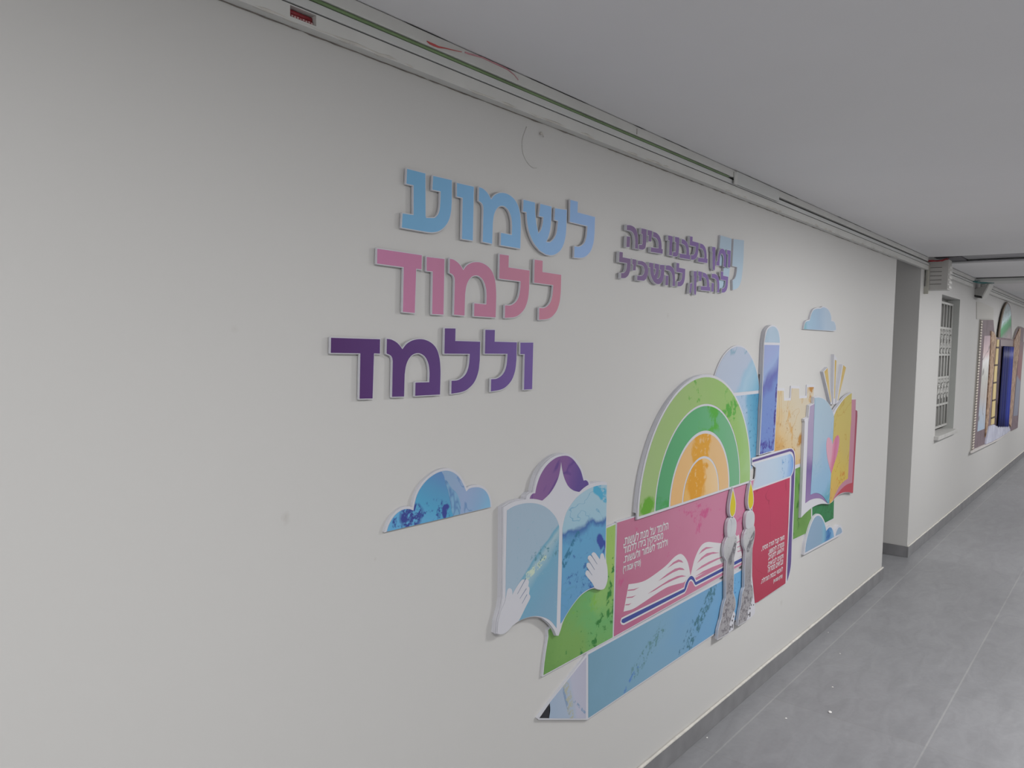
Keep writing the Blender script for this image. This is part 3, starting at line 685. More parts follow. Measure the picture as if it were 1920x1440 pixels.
line(t, 'וזקנים לנביאים,', cU, (280, 790), (562, 632), 0.024, z3, yt)
line(t, 'ונביאים מסרוה', cU, (286, 895), (555, 745), 0.024, z3, yt)
line(t, 'לאנשי כנסת הגדולה.', cU, (160, 1100), (550, 870), 0.024, z3, yt)
line(t, '(פרקי אבות א׳)', cU, (385, 1080), (545, 990), 0.017, z3, yt)

REF = 192
# --- rainbow arch
zr0, zr = 0.0105, 0.0175
def ring(a1, b1, a0, b0, n=40): return arch(a1, b1, n) + arch(a0, b0, n)[::-1]
out = grow(arch(0.474, 0.459, 60), 0.009)
t = thing('rainbow_board', base_of(out, 0), 'green and orange rainbow arch board standing on the pink page', 'wall decoration', 'cut out mural boards')
slab('spacer_board', clip(clip(grow(arch(0.474, 0.459, 60), 0.0095), 0, -1, -(RZ + 0.012)), 1, 0, RC + .02), 0, zr0, M['white'], t)
slab('rear_board', grow(arch(0.474, 0.459, 60), 0.0105), zr0, zr0 + 0.003, M['white'], t)
slab('front_board', out, zr0 + 0.0034, zr - 0.0005, M['white'], t)
g1 = wash('outer green wash', [(0.0, (152, 176, 122)), (0.45, (148, 178, 112)), (0.8, (140, 176, 104)), (1.0, (150, 182, 128))], (2.26, 1.1), (3.2, 1.2), 0.4, 5, 1.0, None, [((82, 156, 62), 10, 0.50, ((2.98, 1.33), (0.11, 0.12))), ((96, 160, 66), 22, 0.57, ((2.66, 1.40), (0.09, 0.07))), ((98, 158, 52), 7, 0.45, ((2.31, 1.02), (0.06, 0.035)))])
g2 = wash('inner green wash', [(0.0, (84, 152, 108)), (0.4, (90, 162, 112)), (0.7, (102, 166, 122)), (1.0, (112, 164, 130))], (2.37, 1.0), (3.1, 1.1), 0.3, 5, 2.0, None, [((80, 160, 60), 10, 0.47, ((2.80, 1.29), (0.12, 0.07))), ((70, 150, 84), 6, 0.5, ((2.42, 1.01), (0.08, 0.05)))])
g3 = wash('outer orange wash', [(0.0, (212, 170, 116)), (0.5, (210, 172, 118)), (1.0, (206, 172, 130))], (2.48, 1.0), (3.0, 1.1), 0.3, 5, 3.0, None, [((206, 150, 50), 40, 0.36, ((2.72, 1.20), (0.085, 0.10)))])
g4 = wash('inner orange wash', [(0.0, (212, 166, 90)), (0.5, (214, 178, 122)), (1.0, (214, 186, 148))], (2.58, 1.0), (2.9, 1.02), 0.3, 5, 4.0, None, [((206, 146, 44), 40, 0.34, ((2.69, 1.06), (0.085, 0.11))), ((206, 146, 44), 20, 0.5, ((2.80, 1.12), (0.05, 0.03)))])
for (a1, a0, mm) in ((0.474, 0.368, g1), (0.360, 0.262, g2), (0.250, 0.160, g3)):
    slab('rainbow_band', ring(a1, a1 * 0.968, a0, a0 * 0.968), zr - 0.0005, zr, mm, t)
slab('rainbow_core', arch(0.150, 0.146), zr - 0.0005, zr, g4, t)

REF = 199
# --- tower
zt = 0.0205
cap = W([cL(632, 232), CP(cL, (640, 170), (660, 105), (695, 72), (735, 72), (768, 112), (784, 180)), cL(787, 236)], zt)
sh = W(pts(cL, (629, 258), (784, 261), (768, 560), (748, 950), (727, 1352), (580, 1396), (604, 900)), zt)
p = W(pts(cL, (626, 250)) + [CP(cL, (632, 190), (648, 110), (690, 62), (740, 62), (778, 110), (792, 190))] + pts(cL, (789, 280), (774, 560), (752, 950), (731, 1356), (574, 1402), (600, 900)), zt)
t = thing('tower_board', base_of(p, 0), 'tall narrow tower board with rounded blue top between dome and castle', 'wall decoration', 'cut out mural boards')
slab('spacer_board', clip(grow(p, 0.001), 0, -1, -on_wall(cL(600, 560), 0.0)[1]), 0, 0.0065, M['white'], t)
slab('rear_board', grow(p, 0.002), 0.0065, 0.0125, M['white'], t)
slab('front_board', grow(p, 0.0015), 0.0129, zt - 0.0005, M['white'], t)
slab('tower_cap', cap, zt - 0.0005, zt, wash('tower cap wash', [(0, (158, 182, 200)), (1, (172, 190, 208))], None, None, 1, 5, 1.0), t)
slab('tower_shaft', sh, zt - 0.0005, zt, wash('tower blue wash', [(0.0, (148, 160, 200)), (0.40, (150, 162, 204)), (0.455, (146, 166, 206)), (0.49, (98, 104, 170)), (0.53, (112, 136, 192)), (0.8, (108, 132, 192)), (1.0, (94, 112, 176))], None, None, 0.10, 7, 3.0, None, [((72, 62, 132), 30, 0.44, (on_wall(cL(760, 700), zt), on_wall(cL(722, 1340), zt), 0.022)), ((74, 70, 150), 30, 0.48, (on_wall(cL(650, 1350), zt), (0.12, 0.06))), ((92, 108, 180), 60, 0.60, (on_wall(cL(680, 1050), zt), (0.2, 0.22)))], iso=(on_wall(cL(612, 745), zt), on_wall(cL(770, 555), zt), 0.7)), t)

REF = 180
# --- reading girl
zg0, zg = 0.009, 0.0195
g_out = W([CP(cGt, (305, 830), (370, 790), (450, 755), (540, 735), (598, 728))] + [CP(cGt, (598, 725), (608, 682), (640, 648), (688, 636))] + [CP(cGt, (690, 632), (704, 560), (735, 440), (792, 325), (872, 232), (960, 172), (1050, 146), (1140, 150), (1212, 190), (1275, 262), (1322, 360), (1346, 466))] + [CP(cGt, (1346, 470), (1378, 468), (1404, 492), (1414, 530))] + [CP(cGt, (1416, 530), (1480, 514), (1560, 504), (1634, 512))] + pts(cGt, (1622, 1440)) + [CP(cGb, (1618, 120), (1628, 250), (1641, 380), (1636, 480), (1602, 570), (1550, 590), (1490, 576))] + [CP(cGb, (1470, 566), (1400, 592), (1300, 662), (1200, 782), (1120, 902), (1070, 1002), (1040, 1100), (1012, 1180))] + pts(cGb, (985, 1178)) + [CP(cGb, (985, 1176), (950, 1100), (890, 1022), (800, 954), (720, 936), (640, 942), (540, 972), (470, 1012))] + [CP(cGb, (420, 1052), (370, 1110), (320, 1150), (258, 1166), (218, 1154))] + [CP(cGb, (230, 1000), (245, 940), (275, 830), (296, 700))] + pts(cGt, (302, 1300)), zg)
t = thing('reading_girl_board', base_of(g_out, 0), 'white cut out board of a purple haired girl reading a blue book', 'wall decoration', 'cut out mural boards')
gh_x = on_wall(cI(262, 588), z2)[0] - 0.012; gh_z = on_wall(cGt(1742, 1040), z2)[1] + 0.012
g_sp = grow(g_out, 0.0005)
bm = bmesh.new(); add_slab(bm, clip(g_sp, 1, 0, gh_x), 0, zg0, t.location); add_slab(bm, clip(clip(g_sp, -1, 0, -gh_x), 0, -1, -gh_z), 0, zg0, t.location)
link('spacer_board', fin(bm, 'spacer_board'), M['white'], t)
slab('rear_board', grow(g_out, 0.0015), zg0, zg0 + 0.0045, M['white'], t)
slab('front_board', g_out, zg0 + 0.0050, zg - 0.0005, M['white'], t)
hair = W([CP(cGt, (640, 722), (655, 682), (682, 656), (712, 650)), CP(cGt, (712, 648), (730, 560), (770, 440), (830, 332), (900, 252), (980, 195), (1060, 171), (1130, 172), (1192, 210), (1250, 282), (1296, 362), (1331, 484)), CP(cGt, (1334, 488), (1364, 484), (1390, 508), (1397, 541)), CP(cGt, (1380, 550), (1330, 585), (1280, 632)), CP(cGt, (1270, 633), (1200, 612), (1138, 560), (1092, 470), (1066, 380), (1051, 300), (1045, 240)), CP(cGt, (1043, 250), (1034, 330), (1008, 450), (960, 560), (900, 650), (842, 710), (800, 745)), CP(cGt, (790, 742), (740, 730), (690, 722))], zg)
slab('hair', hair, zg - 0.0005, zg, wash('purple wash', [(0.0, (122, 88, 134)), (0.5, (116, 84, 134)), (0.62, (110, 80, 136)), (0.85, (88, 70, 130))], on_wall(cGt(760, 400), zg), on_wall(cGt(1330, 520), zg), 0.4, 6, 1.0, ((84, 62, 124), 4, 0.02)), t)
lp = W([CP(cGt, (348, 872), (430, 822), (525, 790), (630, 776), (740, 786), (840, 826), (920, 892), (980, 972), (1014, 1060), (1019, 1160))] + pts(cGb, (1012, 40), (1000, 500), (984, 1082)) + [CP(cGb, (984, 1082), (930, 1010), (870, 962), (780, 932), (690, 928), (590, 950), (495, 988))] + pts(cGb, (330, 760), (332, 400)), zg)
slab('left_page', lp, zg - 0.0005, zg, wash('left page wash', [(0.0, (144, 162, 178)), (0.475, (144, 164, 180)), (0.488, (96, 148, 172)), (0.52, (146, 170, 180)), (0.60, (104, 150, 174)), (0.8, (112, 148, 172)), (1.0, (116, 152, 174))], None, None, 0.10, 5, 3.0, None, [((176, 190, 172), 70, 0.46, (on_wall(cGb(605, 420), zg), on_wall(cGb(840, 190), zg), 0.012)), ((84, 128, 142), 70, 0.56, (on_wall(cGb(720, 200), zg), on_wall(cGt(980, 1340), zg), 0.03)), ((130, 160, 176), 60, 0.62, None)], iso=(on_wall(cGb(590, 430), zg), on_wall(cGt(1012, 1050), zg), 0.25)), t)
rp = W([CP(cGt, (1062, 1100), (1080, 1010), (1112, 900), (1170, 800), (1250, 700), (1350, 622), (1450, 572), (1550, 546), (1632, 544))] + pts(cGb, (1612, 100), (1604, 420)) + [CP(cGb, (1470, 554), (1400, 580), (1300, 650), (1200, 770), (1120, 890), (1062, 990), (1036, 1024))] + pts(cGb, (1040, 800), (1056, 300)), zg)
slab('right_page', rp, zg - 0.0005, zg, wash('right page wash', [(0.0, (104, 158, 186)), (0.22, (146, 174, 188)), (0.345, (96, 152, 180)), (0.365, (148, 174, 188)), (0.478, (140, 172, 188)), (0.494, (62, 96, 150)), (0.52, (90, 146, 182)), (0.75, (92, 140, 178)), (1.0, (84, 132, 172))], None, None, 0.16, 6, 5.0, ((88, 140, 172), 4.0, 0.008), [((72, 150, 182), 16, 0.42, (on_wall(cGt(1500, 590), zg), on_wall(cGt(1620, 700), zg), 0.022)), ((54, 72, 142), 20, 0.46, (on_wall(cGt(1540, 1250), zg), on_wall(cGb(1600, 60), zg), 0.022)), ((52, 84, 150), 24, 0.46, (on_wall(cGb(1340, 460), zg), on_wall(cGb(1450, 540), zg), 0.022)), ((52, 108, 138), 46, 0.46, (on_wall(cGb(1075, 260), zg), on_wall(cGt(1260, 1180), zg), 0.012)), ((60, 100, 150), 40, 0.60, (on_wall(cGb(1300, 500), zg), (0.10, 0.16)))], iso=(on_wall(cGt(1070, 1290), zg), on_wall(cGt(1622, 975), zg), 0.45)), t)
lh = W([CP(cGb, (230, 1010), (262, 880), (318, 745), (340, 640), (352, 590), (376, 568), (400, 578), (411, 602), (414, 655))] + [CP(cGb, (430, 622), (475, 545), (522, 478), (550, 455), (578, 462))] + [CP(cGb, (600, 450), (620, 466), (626, 492), (618, 542))] + [CP(cGb, (634, 560), (634, 590), (628, 642))] + [CP(cGb, (645, 664), (640, 702), (590, 800), (542, 900), (498, 985))] + [CP(cGb, (420, 1046), (370, 1104), (320, 1145), (262, 1160), (222, 1150))], zg)
rh = W([CP(cGb, (1470, 560), (1440, 500), (1362, 402), (1358, 362), (1376, 338), (1400, 350))] + [CP(cGb, (1372, 300), (1368, 262), (1386, 240), (1408, 250))] + [CP(cGb, (1384, 200), (1388, 162), (1414, 146), (1436, 164))] + [CP(cGb, (1432, 128), (1454, 106), (1480, 116), (1510, 155), (1541, 198))] + [CP(cGb, (1546, 142), (1564, 120), (1586, 132), (1606, 200), (1631, 270), (1640, 380), (1634, 480), (1600, 568), (1550, 588), (1490, 574))], zg)
def stroke(f, a, b, w0, off):
    A, B = Vector(on_wall(f(*a), off)), Vector(on_wall(f(*b), off)); d = (B - A).normalized(); n = Vector((-d.y, d.x)) * w0
    return [tuple(A - n), tuple(B - n * 0.5), tuple(B + n * 0.5), tuple(A + n)]
fl = flat('finger line print', (92, 112, 140))
for outline, lines in ((lh, (((588, 442), (478, 642)), ((594, 572), (510, 702)), ((602, 648), (538, 765)))), (rh, (((1432, 148), (1504, 258)), ((1386, 196), (1472, 330)), ((1372, 300), (1440, 402))))):
    hnd = slab('hand', outline, zg, zg + 0.0006, M['white'], t)
    for a, b in lines: slab('finger_line', stroke(cGb, a, b, 0.0011, zg), zg + 0.0006, zg + 0.0009, fl, hnd, t.location)

REF = 183
# --- left cloud and the two small clouds
def cloud(items, off, yb, label, m, border=0.006, extra=()):
    q = W(items, off)
    t = thing('cloud_board', base_of(q, -yb), label, 'wall decoration', 'cloud shaped boards')
    slab('backing_board', clip(grow(q, border), 0, -1, -(min(p_[1] for p_ in q) - 0.0006)), yb, off - 0.0005, M['white'], t)
    slab('printed_face', q, off - 0.0005, off, m, t)
    for e, em in extra: slab('printed_wash', W(e, off), off, off + 0.0003, em, t)
    return t
zc = 0.0085
cl_items = [CP(cF, (312, 1143), (338, 1060), (388, 970), (450, 902), (520, 862), (590, 853), (652, 872)), CP(cF, (656, 866), (672, 775), (706, 660), (762, 560), (840, 470), (928, 405), (1010, 370), (1090, 360), (1170, 386), (1240, 446), (1290, 530), (1332, 625)), CP(cF, (1338, 626), (1372, 592), (1432, 575), (1500, 576), (1564, 606), (1610, 666), (1636, 745), (1644, 828))]
teal = wash('cloud teal wash', [(0.0, (92, 128, 176)), (0.35, (84, 142, 180)), (0.7, (78, 150, 186)), (1.0, (92, 156, 196))], on_wall(cF(1000, 380), zc), on_wall(cF(800, 1000), zc), 0.3, 6, 1.0, None, [((58, 68, 136), 70, 0.42, (on_wall(cF(640, 950), zc), (0.040, 0.036))), ((56, 80, 144), 60, 0.56, (on_wall(cF(900, 920), zc), (0.06, 0.04))), ((58, 70, 140), 40, 0.46, (on_wall(cF(1070, 880), zc), (0.016, 0.030))), ((56, 76, 140), 26, 0.52, (on_wall(cF(450, 1040), zc), (0.018, 0.05)))])
lav = wash('cloud lavender wash', [(0.0, (132, 156, 184)), (0.5, (138, 156, 188)), (0.8, (128, 158, 190)), (1.0, (120, 165, 196))], on_wall(cF(1150, 400), zc), on_wall(cF(1600, 800), zc), 0.3, 5, 2.0, ((92, 128, 172), 6, 0.016))
t = cloud(cl_items, zc, 0, 'blue cloud board left of the reading girl', lav, 0.006,
      [([CP(cF, (312, 1143), (338, 1060), (388, 970), (450, 902), (520, 862), (590, 853), (652, 872)), CP(cF, (656, 866), (672, 775), (706, 660), (762, 560), (840, 470), (928, 405), (1010, 370)), CP(cF, (1012, 372), (1045, 430), (1062, 520), (1090, 600), (1112, 700), (1130, 800), (1140, 870), (1165, 945))], teal)])
slab('printed_wash', W([CP(cF, (1052, 470), (1090, 500), (1140, 580), (1200, 640), (1240, 720), (1258, 800), (1254, 920)), CP(cF, (1165, 942), (1142, 870), (1132, 800), (1114, 700), (1092, 600), (1064, 520))], zc), zc, zc + 0.0003, wash('cloud blue veil', [(0, (112, 160, 190)), (1, (122, 156, 186))], None, None, 1, 6, 3, ((84, 120, 166), 5, 0.02)), t)
REF = 197
zs_ = 0.0105
cloud([cM(285, 342), CP(cM, (285, 342), (292, 300), (308, 262), (345, 248)), CP(cM, (352, 244), (365, 190), (392, 132), (432, 114), (470, 112)), CP(cM, (472, 112), (505, 98), (548, 116), (578, 160), (592, 215), (590, 250)), CP(cM, (592, 252), (622, 262), (640, 300), (645, 352)), cM(612, 362)], zs_, 0, 'small pale blue cloud board high up near the end of the wall',
      wash('small cloud wash', [(0.0, (120, 170, 182)), (0.15, (150, 182, 205)), (0.45, (150, 175, 200)), (0.7, (165, 185, 205)), (1.0, (168, 186, 204))], on_wall(cM(290, 320), zs_), on_wall(cM(640, 250), zs_), 0.35, 5, 1.0, None), 0.0055)
zl = 0.0165
lc = [cD(328, 1288), CP(cD, (328, 1288), (352, 1080), (402, 870), (462, 690), (530, 560), (600, 520), (662, 556), (712, 642), (748, 745), (766, 840)), CP(cD, (770, 835), (812, 782), (850, 762), (888, 790), (914, 860), (930, 960))]
q = W([cD(328, 1288), CP(cD, (328, 1288), (352, 1080), (402, 870), (462, 690), (530, 560), (600, 520), (662, 556), (712, 642), (748, 745), (766, 840)), CP(cD, (770, 835), (812, 782), (850, 762), (888, 790), (914, 850), (935, 920)), CP(cD, (950, 900), (978, 820), (1012, 768), (1050, 750), (1085, 785), (1100, 855)), cD(1060, 895)], zl)
t = thing('cloud_board', base_of(q, 0), 'pale blue cloud board below the open coloured book', 'wall decoration', 'cloud shaped boards')
slab('backing_board', grow(q, 0.010), 0.0065, zl - 0.0005, M['white'], t)
slab('spacer_board', clip(grow(q, 0.0095), 0, 1, on_wall(cD(80, 1010), z1)[1] - 0.010), 0, 0.0065, M['white'], t)
slab('printed_face', W(lc, zl), zl - 0.0005, zl, wash('lower cloud wash', [(0.0, (135, 160, 185)), (0.5, (132, 160, 185)), (0.62, (120, 170, 195)), (0.74, (66, 120, 175)), (0.85, (92, 146, 192)), (1.0, (130, 170, 205))], on_wall(cD(350, 1000), zl), on_wall(cD(930, 900), zl), 0.18, 6, 1.0, None, [((52, 104, 165), 30, 0.5, (on_wall(cD(820, 860), zl), (0.05, 0.05)))]), t)
slab('printed_face', W([cD(958, 940), CP(cD, (958, 935), (985, 840), (1015, 780), (1050, 762), (1082, 795), (1096, 858)), cD(1060, 893)], zl), zl - 0.0005, zl, flat('cloud tip print', (140, 165, 190)), t)

REF = 200
# --- open coloured book
zb0, zb = 0.0065, 0.0225
out = W(pts(cR, (300, 1330)) + pts(cT, (160, 90), (108, 1440)) + pts(cD, (255, 562)) + [CP(cD, (255, 562), (350, 462), (470, 362), (580, 302), (700, 272), (825, 280))] + [CP(cT, (530, 1320), (575, 1285), (610, 1235), (680, 1180), (760, 1150), (830, 1148), (884, 1162))] + pts(cT, (950, 0)) + pts(cR, (1322, 1130), (1285, 1108), (1292, 912), (1215, 908), (1210, 786)) + [CP(cR, (1210, 786), (1100, 856), (1000, 965), (905, 1090), (858, 1175))] + [CP(cR, (852, 1165), (800, 1050), (735, 952), (660, 892), (580, 866), (490, 872))] + pts(cR, (480, 996), (395, 1032), (377, 1262), (300, 1298)), zb)
t = thing('coloured_book_board', base_of(out, -zb0), 'board of an open book with blue, yellow and pink pages and a heart', 'wall decoration', 'cut out mural boards')
slab('rear_board', grow(out, 0.002), zb0, zb0 + 0.007, M['white'], t)
slab('front_board', out, zb0 + 0.0075, zb - 0.0025, M['white'], t)
def page(name, items, y, m): slab(name, W(items, zb), zb - 0.0025, y, m, t)
page('page', pts(cR, (408, 1045), (492, 1002)) + pts(cT, (300, 300), (400, 1100), (490, 1300)) + [CP(cT, (488, 1304), (412, 1246), (330, 1236), (240, 1260), (166, 1310))] + pts(cT, (192, 600), (214, 0)) + pts(cR, (380, 1400)), zb - 0.0018, wash('violet page wash', [(0, (162, 150, 178)), (0.5, (156, 142, 176)), (0.62, (118, 98, 152)), (1, (140, 116, 162))], on_wall(cT(250, 0), zb), on_wall(cT(200, 1250), zb), 0.3, 6, 1.0, None))
page('page', pts(cR, (1285, 1115), (1318, 1138)) + pts(cT, (946, 0), (880, 1156)) + [CP(cT, (880, 1156), (800, 1142), (720, 1152), (640, 1200), (576, 1272))] + pts(cT, (620, 1050), (850, 500)), zb - 0.0018, wash('red page wash', [(0, (150, 72, 92)), (1, (178, 70, 84))], on_wall(cT(930, 0), zb), on_wall(cT(800, 1100), zb), 0.2, 5, 1.0))
page('page', pts(cR, (1212, 920), (1286, 916)) + pts(cT, (916, 0), (866, 1000)) + [CP(cT, (866, 1000), (780, 1032), (700, 1100), (622, 1200), (572, 1272))] + pts(cT, (600, 1000), (780, 500)), zb - 0.0010, flat('rose page print', (182, 124, 144)))
page('page', [CP(cR, (496, 885), (580, 880), (660, 906), (740, 972), (800, 1070), (840, 1160), (862, 1250))] + pts(cT, (592, 30), (580, 250), (548, 870), (520, 1312)) + [CP(cT, (500, 1310), (432, 1212), (370, 1166), (308, 1156), (240, 1180))] + pts(cT, (275, 600), (292, 100)), zb - 0.0003, wash('light blue page wash', [(0.0, (162, 184, 200)), (0.45, (160, 182, 200)), (0.65, (142, 176, 204)), (0.85, (138, 176, 206)), (1.0, (92, 158, 176))], on_wall(cR(560, 900), zb), on_wall(cT(500, 1200), zb), 0.3, 5, 2.0, ((138, 174, 196), 2.5, 0.008)))
page('page', [CP(cR, (866, 1242), (930, 1100), (1010, 980), (1100, 872), (1206, 796))] + pts(cR, (1192, 1440)) + pts(cT, (846, 60), (800, 940)) + [CP(cT, (800, 940), (740, 980), (670, 1060), (612, 1170), (570, 1270), (536, 1310))] + pts(cT, (522, 1310), (550, 860), (590, 120)), zb - 0.0003, wash('yellow page wash', [(0.0, (190, 176, 100)), (0.5, (192, 172, 98)), (0.75, (200, 176, 82)), (1.0, (204, 164, 92))], on_wall(cR(1150, 850), zb), on_wall(cT(560, 1200), zb), 0.3, 6, 1.0, ((176, 140, 56), 4, 0.012), [((196, 130, 50), 40, 0.52, (on_wall(cT(700, 930), zb), (0.09, 0.07)))]))
slab('heart', W([CP(cT, (566, 425), (552, 372), (520, 324), (490, 338), (475, 420), (478, 530), (500, 680), (548, 860)), CP(cT, (552, 858), (592, 720), (642, 560), (668, 400), (666, 316), (640, 288), (600, 348), (572, 420))], zb), zb - 0.0003, zb + 0.0003, wash('heart wash', [(0.0, (206, 158, 176)), (0.45, (206, 158, 176)), (0.55, (204, 134, 160)), (0.75, (196, 112, 144)), (1.0, (198, 130, 160))], on_wall(cT(490, 450), zb), on_wall(cT(640, 560), zb), 0.25, 8, 1.0, ((160, 70, 110), 6, 0.015)), t)

# --- three rays above the book
zy = 0.0175
def ray_board(face, yellow, label):
    q = W(pts(cR, *face), zy)
    t = thing('ray_board', base_of(q), label, 'wall decoration', 'ray strips above the coloured book')
    slab('backing_board', q, 0, zy - 0.0005, M['white'], t)
    slab('printed_face', W(pts(cR, *yellow), zy), zy - 0.0005, zy, my, t)
my = wash('gold ray wash', [(0.0, (204, 186, 112)), (0.5, (196, 164, 82)), (1.0, (202, 186, 140))], (3.9, 1.66), (3.9, 1.3), 0.5, 8, 1.0)
ray_board([(655, 380), (742, 292), (790, 690), (826, 1000), (802, 1012)], [(676, 380), (738, 308), (778, 690), (812, 960), (800, 975)], 'left slanting white ray strip with a gold face above the coloured book')
ray_board([(866, 45), (918, 120), (880, 1010), (845, 1012)], [(880, 150), (908, 165), (880, 900), (862, 900)], 'upright middle ray strip above the coloured book')
ray_board([(1025, 240), (1102, 290), (950, 960), (905, 1000)], [(1042, 255), (1094, 300), (945, 930), (928, 940)], 'right slanting ray strip with a greenish gold face above the coloured book')

REF = 202
# --- candlesticks
zk0, zk = 0.0112, 0.0245
marble = wash('grey marble print', [(0.0, (198, 199, 202)), (0.5, (184, 184, 187)), (0.70, (156, 154, 158)), (0.85, (148, 146, 150)), (1.0, (164, 162, 166))], (2.95, 1.02), (2.95, 0.50), 0.35, 9, 1.0, None, [((112, 110, 116), 40, 0.42, (on_wall(cX(286, 925), zk), on_wall(cX(200, 1170), zk), 0.020)), ((112, 110, 116), 40, 0.42, (on_wall(cX(510, 830), zk), on_wall(cX(432, 1010), zk), 0.020)), ((118, 114, 120), 60, 0.50, (on_wall(cV(420, 330), zk), on_wall(cV(330, 1000), zk), 0.075)), ((118, 114, 120), 60, 0.50, (on_wall(cV(760, 200), zk), on_wall(cV(650, 780), zk), 0.075)), ((134, 132, 138), 50, 0.60, None)])
whitem = wash('white marble print', [(0.2, (188, 190, 196)), (0.8, (198, 200, 204))], None, None, 1, 6, 2.0, ((140, 142, 150), 5, 0.012))
yellow = wash('flame print', [(0, (206, 190, 46)), (1, (198, 182, 40))], None, None, 1, 9, 1.0)
darkp = flat('dark marble print', (92, 90, 96))
def candle(flame, head, body, plate, marks, label):
    q = W(body, zk)
    pz = on_wall((1403, 1146), z2)[1] - 0.012
    t = thing('candlestick_board', base_of(W(plate, zk), 0), label, 'wall decoration', 'candlestick boards')
    slab('base_plate', W(plate, zk - 0.004), zk0, zk - 0.0045, M['white'], t)
    slab('spacer_board', clip(grow(W(plate, zk - 0.004), -0.001), 0, 1, pz), 0, zk0, M['white'], t)
    slab('candle_board', grow(q, 0.004), zk - 0.0042, zk - 0.0005, M['white'], t)
    slab('stand_board', grow(q, 0.002), zk0, zk - 0.0046, M['white'], t)
    slab('stand', q, zk - 0.0005, zk + 0.0003, marble, t)
    h = W(head, zk)
    slab('candle_backing', grow(h, 0.004), zk0, zk - 0.0005, M['white'], t); slab('candle', h, zk - 0.0005, zk, whitem, t)
    f = W(flame, zk)
    fb = slab('flame_backing', grow(f, 0.006), zk0, zk - 0.0005, M['white'], t); slab('flame', f, zk - 0.0005, zk, yellow, fb, t.location)
    slabs('plate_pattern', [(W(m_, zk - 0.004), 0) for m_ in marks], zk - 0.0045, zk - 0.0040, [darkp], t)
candle([CP(cX, (236, 270), (250, 330), (266, 410), (268, 480), (258, 560), (230, 608)), CP(cX, (222, 604), (206, 570), (200, 510), (206, 430), (222, 330))],
       [CP(cX, (176, 874), (168, 800), (172, 710), (190, 655), (225, 628), (258, 640), (277, 690), (274, 770), (262, 842), (250, 870))],
       [(1364.6, 1008), C([(1364.6, 1008), (1372, 1006), (1379, 1004), (1381.6, 1012), (1380, 1026), (1376.2, 1047)]), (1375.6, 1080), (1374.7, 1112), C([(1374.7, 1112), (1377.5, 1122), (1378.8, 1130), (1378.0, 1141), (1373.0, 1153), (1368, 1170)]), (1366, 1186.5), (1346.5, 1198), C([(1347.5, 1182), (1351, 1169), (1354, 1159), (1356, 1146), (1359, 1132), (1362.2, 1122)]), (1362.3, 1080), (1363.6, 1051), C([(1359, 1043), (1358.3, 1030), (1360, 1018)])],
       [(1345.5, 1199.5), (1349, 1175), (1356, 1140), (1366, 1138), (1378, 1148), (1379, 1152), (1375.8, 1168), (1375.4, 1180.5)],
       [pts(cV, (466, 760), (480, 760), (476, 800), (462, 805)), pts(cV, (506, 765), (518, 770), (514, 800), (502, 795)), pts(cV, (436, 840), (456, 848), (450, 880), (432, 872)), pts(cV, (440, 935), (456, 930), (450, 1000), (436, 1010)), pts(cV, (395, 965), (412, 960), (404, 1040), (388, 1050)), pts(cV, (404, 985), (444, 960), (442, 975), (402, 1002)), pts(cV, (318, 1040), (360, 1035), (350, 1070), (310, 1085))],
       'left candlestick board with marble stand and yellow flame')
candle([CP(cX, (466, 178), (482, 250), (494, 330), (497, 400), (490, 460), (462, 508)), CP(cX, (452, 504), (440, 470), (434, 420), (438, 340), (452, 240))],
       [CP(cX, (416, 764), (405, 700), (408, 620), (424, 568), (455, 540), (488, 548), (508, 590), (510, 660), (498, 740), (488, 766))],
       [(1400.3, 992), C([(1400.3, 992), (1406, 990), (1413, 987), (1415, 993), (1414.5, 1006), (1410.6, 1027)]), (1409, 1060), (1407.8, 1094), C([(1407.8, 1094), (1410.5, 1100), (1412, 1108), (1411.4, 1120), (1408, 1131), (1402, 1147)]), (1400, 1163), (1385, 1172), C([(1385.6, 1160), (1388, 1146), (1390, 1136), (1391.5, 1122), (1393.5, 1110), (1396.8, 1101)]), (1397.6, 1060), (1399.2, 1032), C([(1395.6, 1023), (1394.6, 1012), (1396.5, 1001)])],
       [(1384, 1174), (1386, 1156), (1391, 1130), (1402, 1115), (1411, 1118), (1416, 1133), (1415.6, 1150), (1407.5, 1159)],
       [pts(cV, (805, 540), (818, 535), (815, 575), (802, 580)), pts(cV, (848, 545), (862, 545), (858, 570), (846, 570)), pts(cV, (778, 605), (798, 610), (793, 645), (774, 640)), pts(cV, (778, 700), (796, 695), (790, 780), (774, 785)), pts(cV, (730, 725), (746, 720), (738, 800), (724, 808)), pts(cV, (742, 745), (784, 725), (782, 742), (740, 765)), pts(cV, (655, 800), (700, 800), (690, 830), (650, 845))],
       'right candlestick board with marble stand and yellow flame, against the red book')

# ---------------------------------------------------------------- trunking under the ceiling
def xw(px_, off): return on_wall(px_, off)[0]
HX0, HX1 = xw((544, 18), 0.026), xw((593, 38), 0.026)         # opening in the lowest trunking
HZ0 = on_wall((568, 39.5), 0.026)[1] ; HZ1 = on_wall((568, 18), 0.026)[1]
TZ = (2.172, 2.2035, 2.2225, CEIL - 0.0005)
XT = 6.49
Xa = X0 + 0.03; YB = -0.0008
t = thing('cable_trunking', (2.0, 0, TZ[0]), 'lowest white wall trunking with a rectangular opening above the lettering', 'cable trunking', 'trunking runs along the mural wall')
bm = bmesh.new(); l = t.location
HZ0 = max(HZ0, TZ[0] + .004); HZ1 = min(HZ1, TZ[1] - .003)
add_box(bm, Xa, HX0, -0.026, YB, TZ[0], TZ[1] - .001, l); add_box(bm, HX1, XT, -0.026, YB, TZ[0], TZ[1] - .001, l)
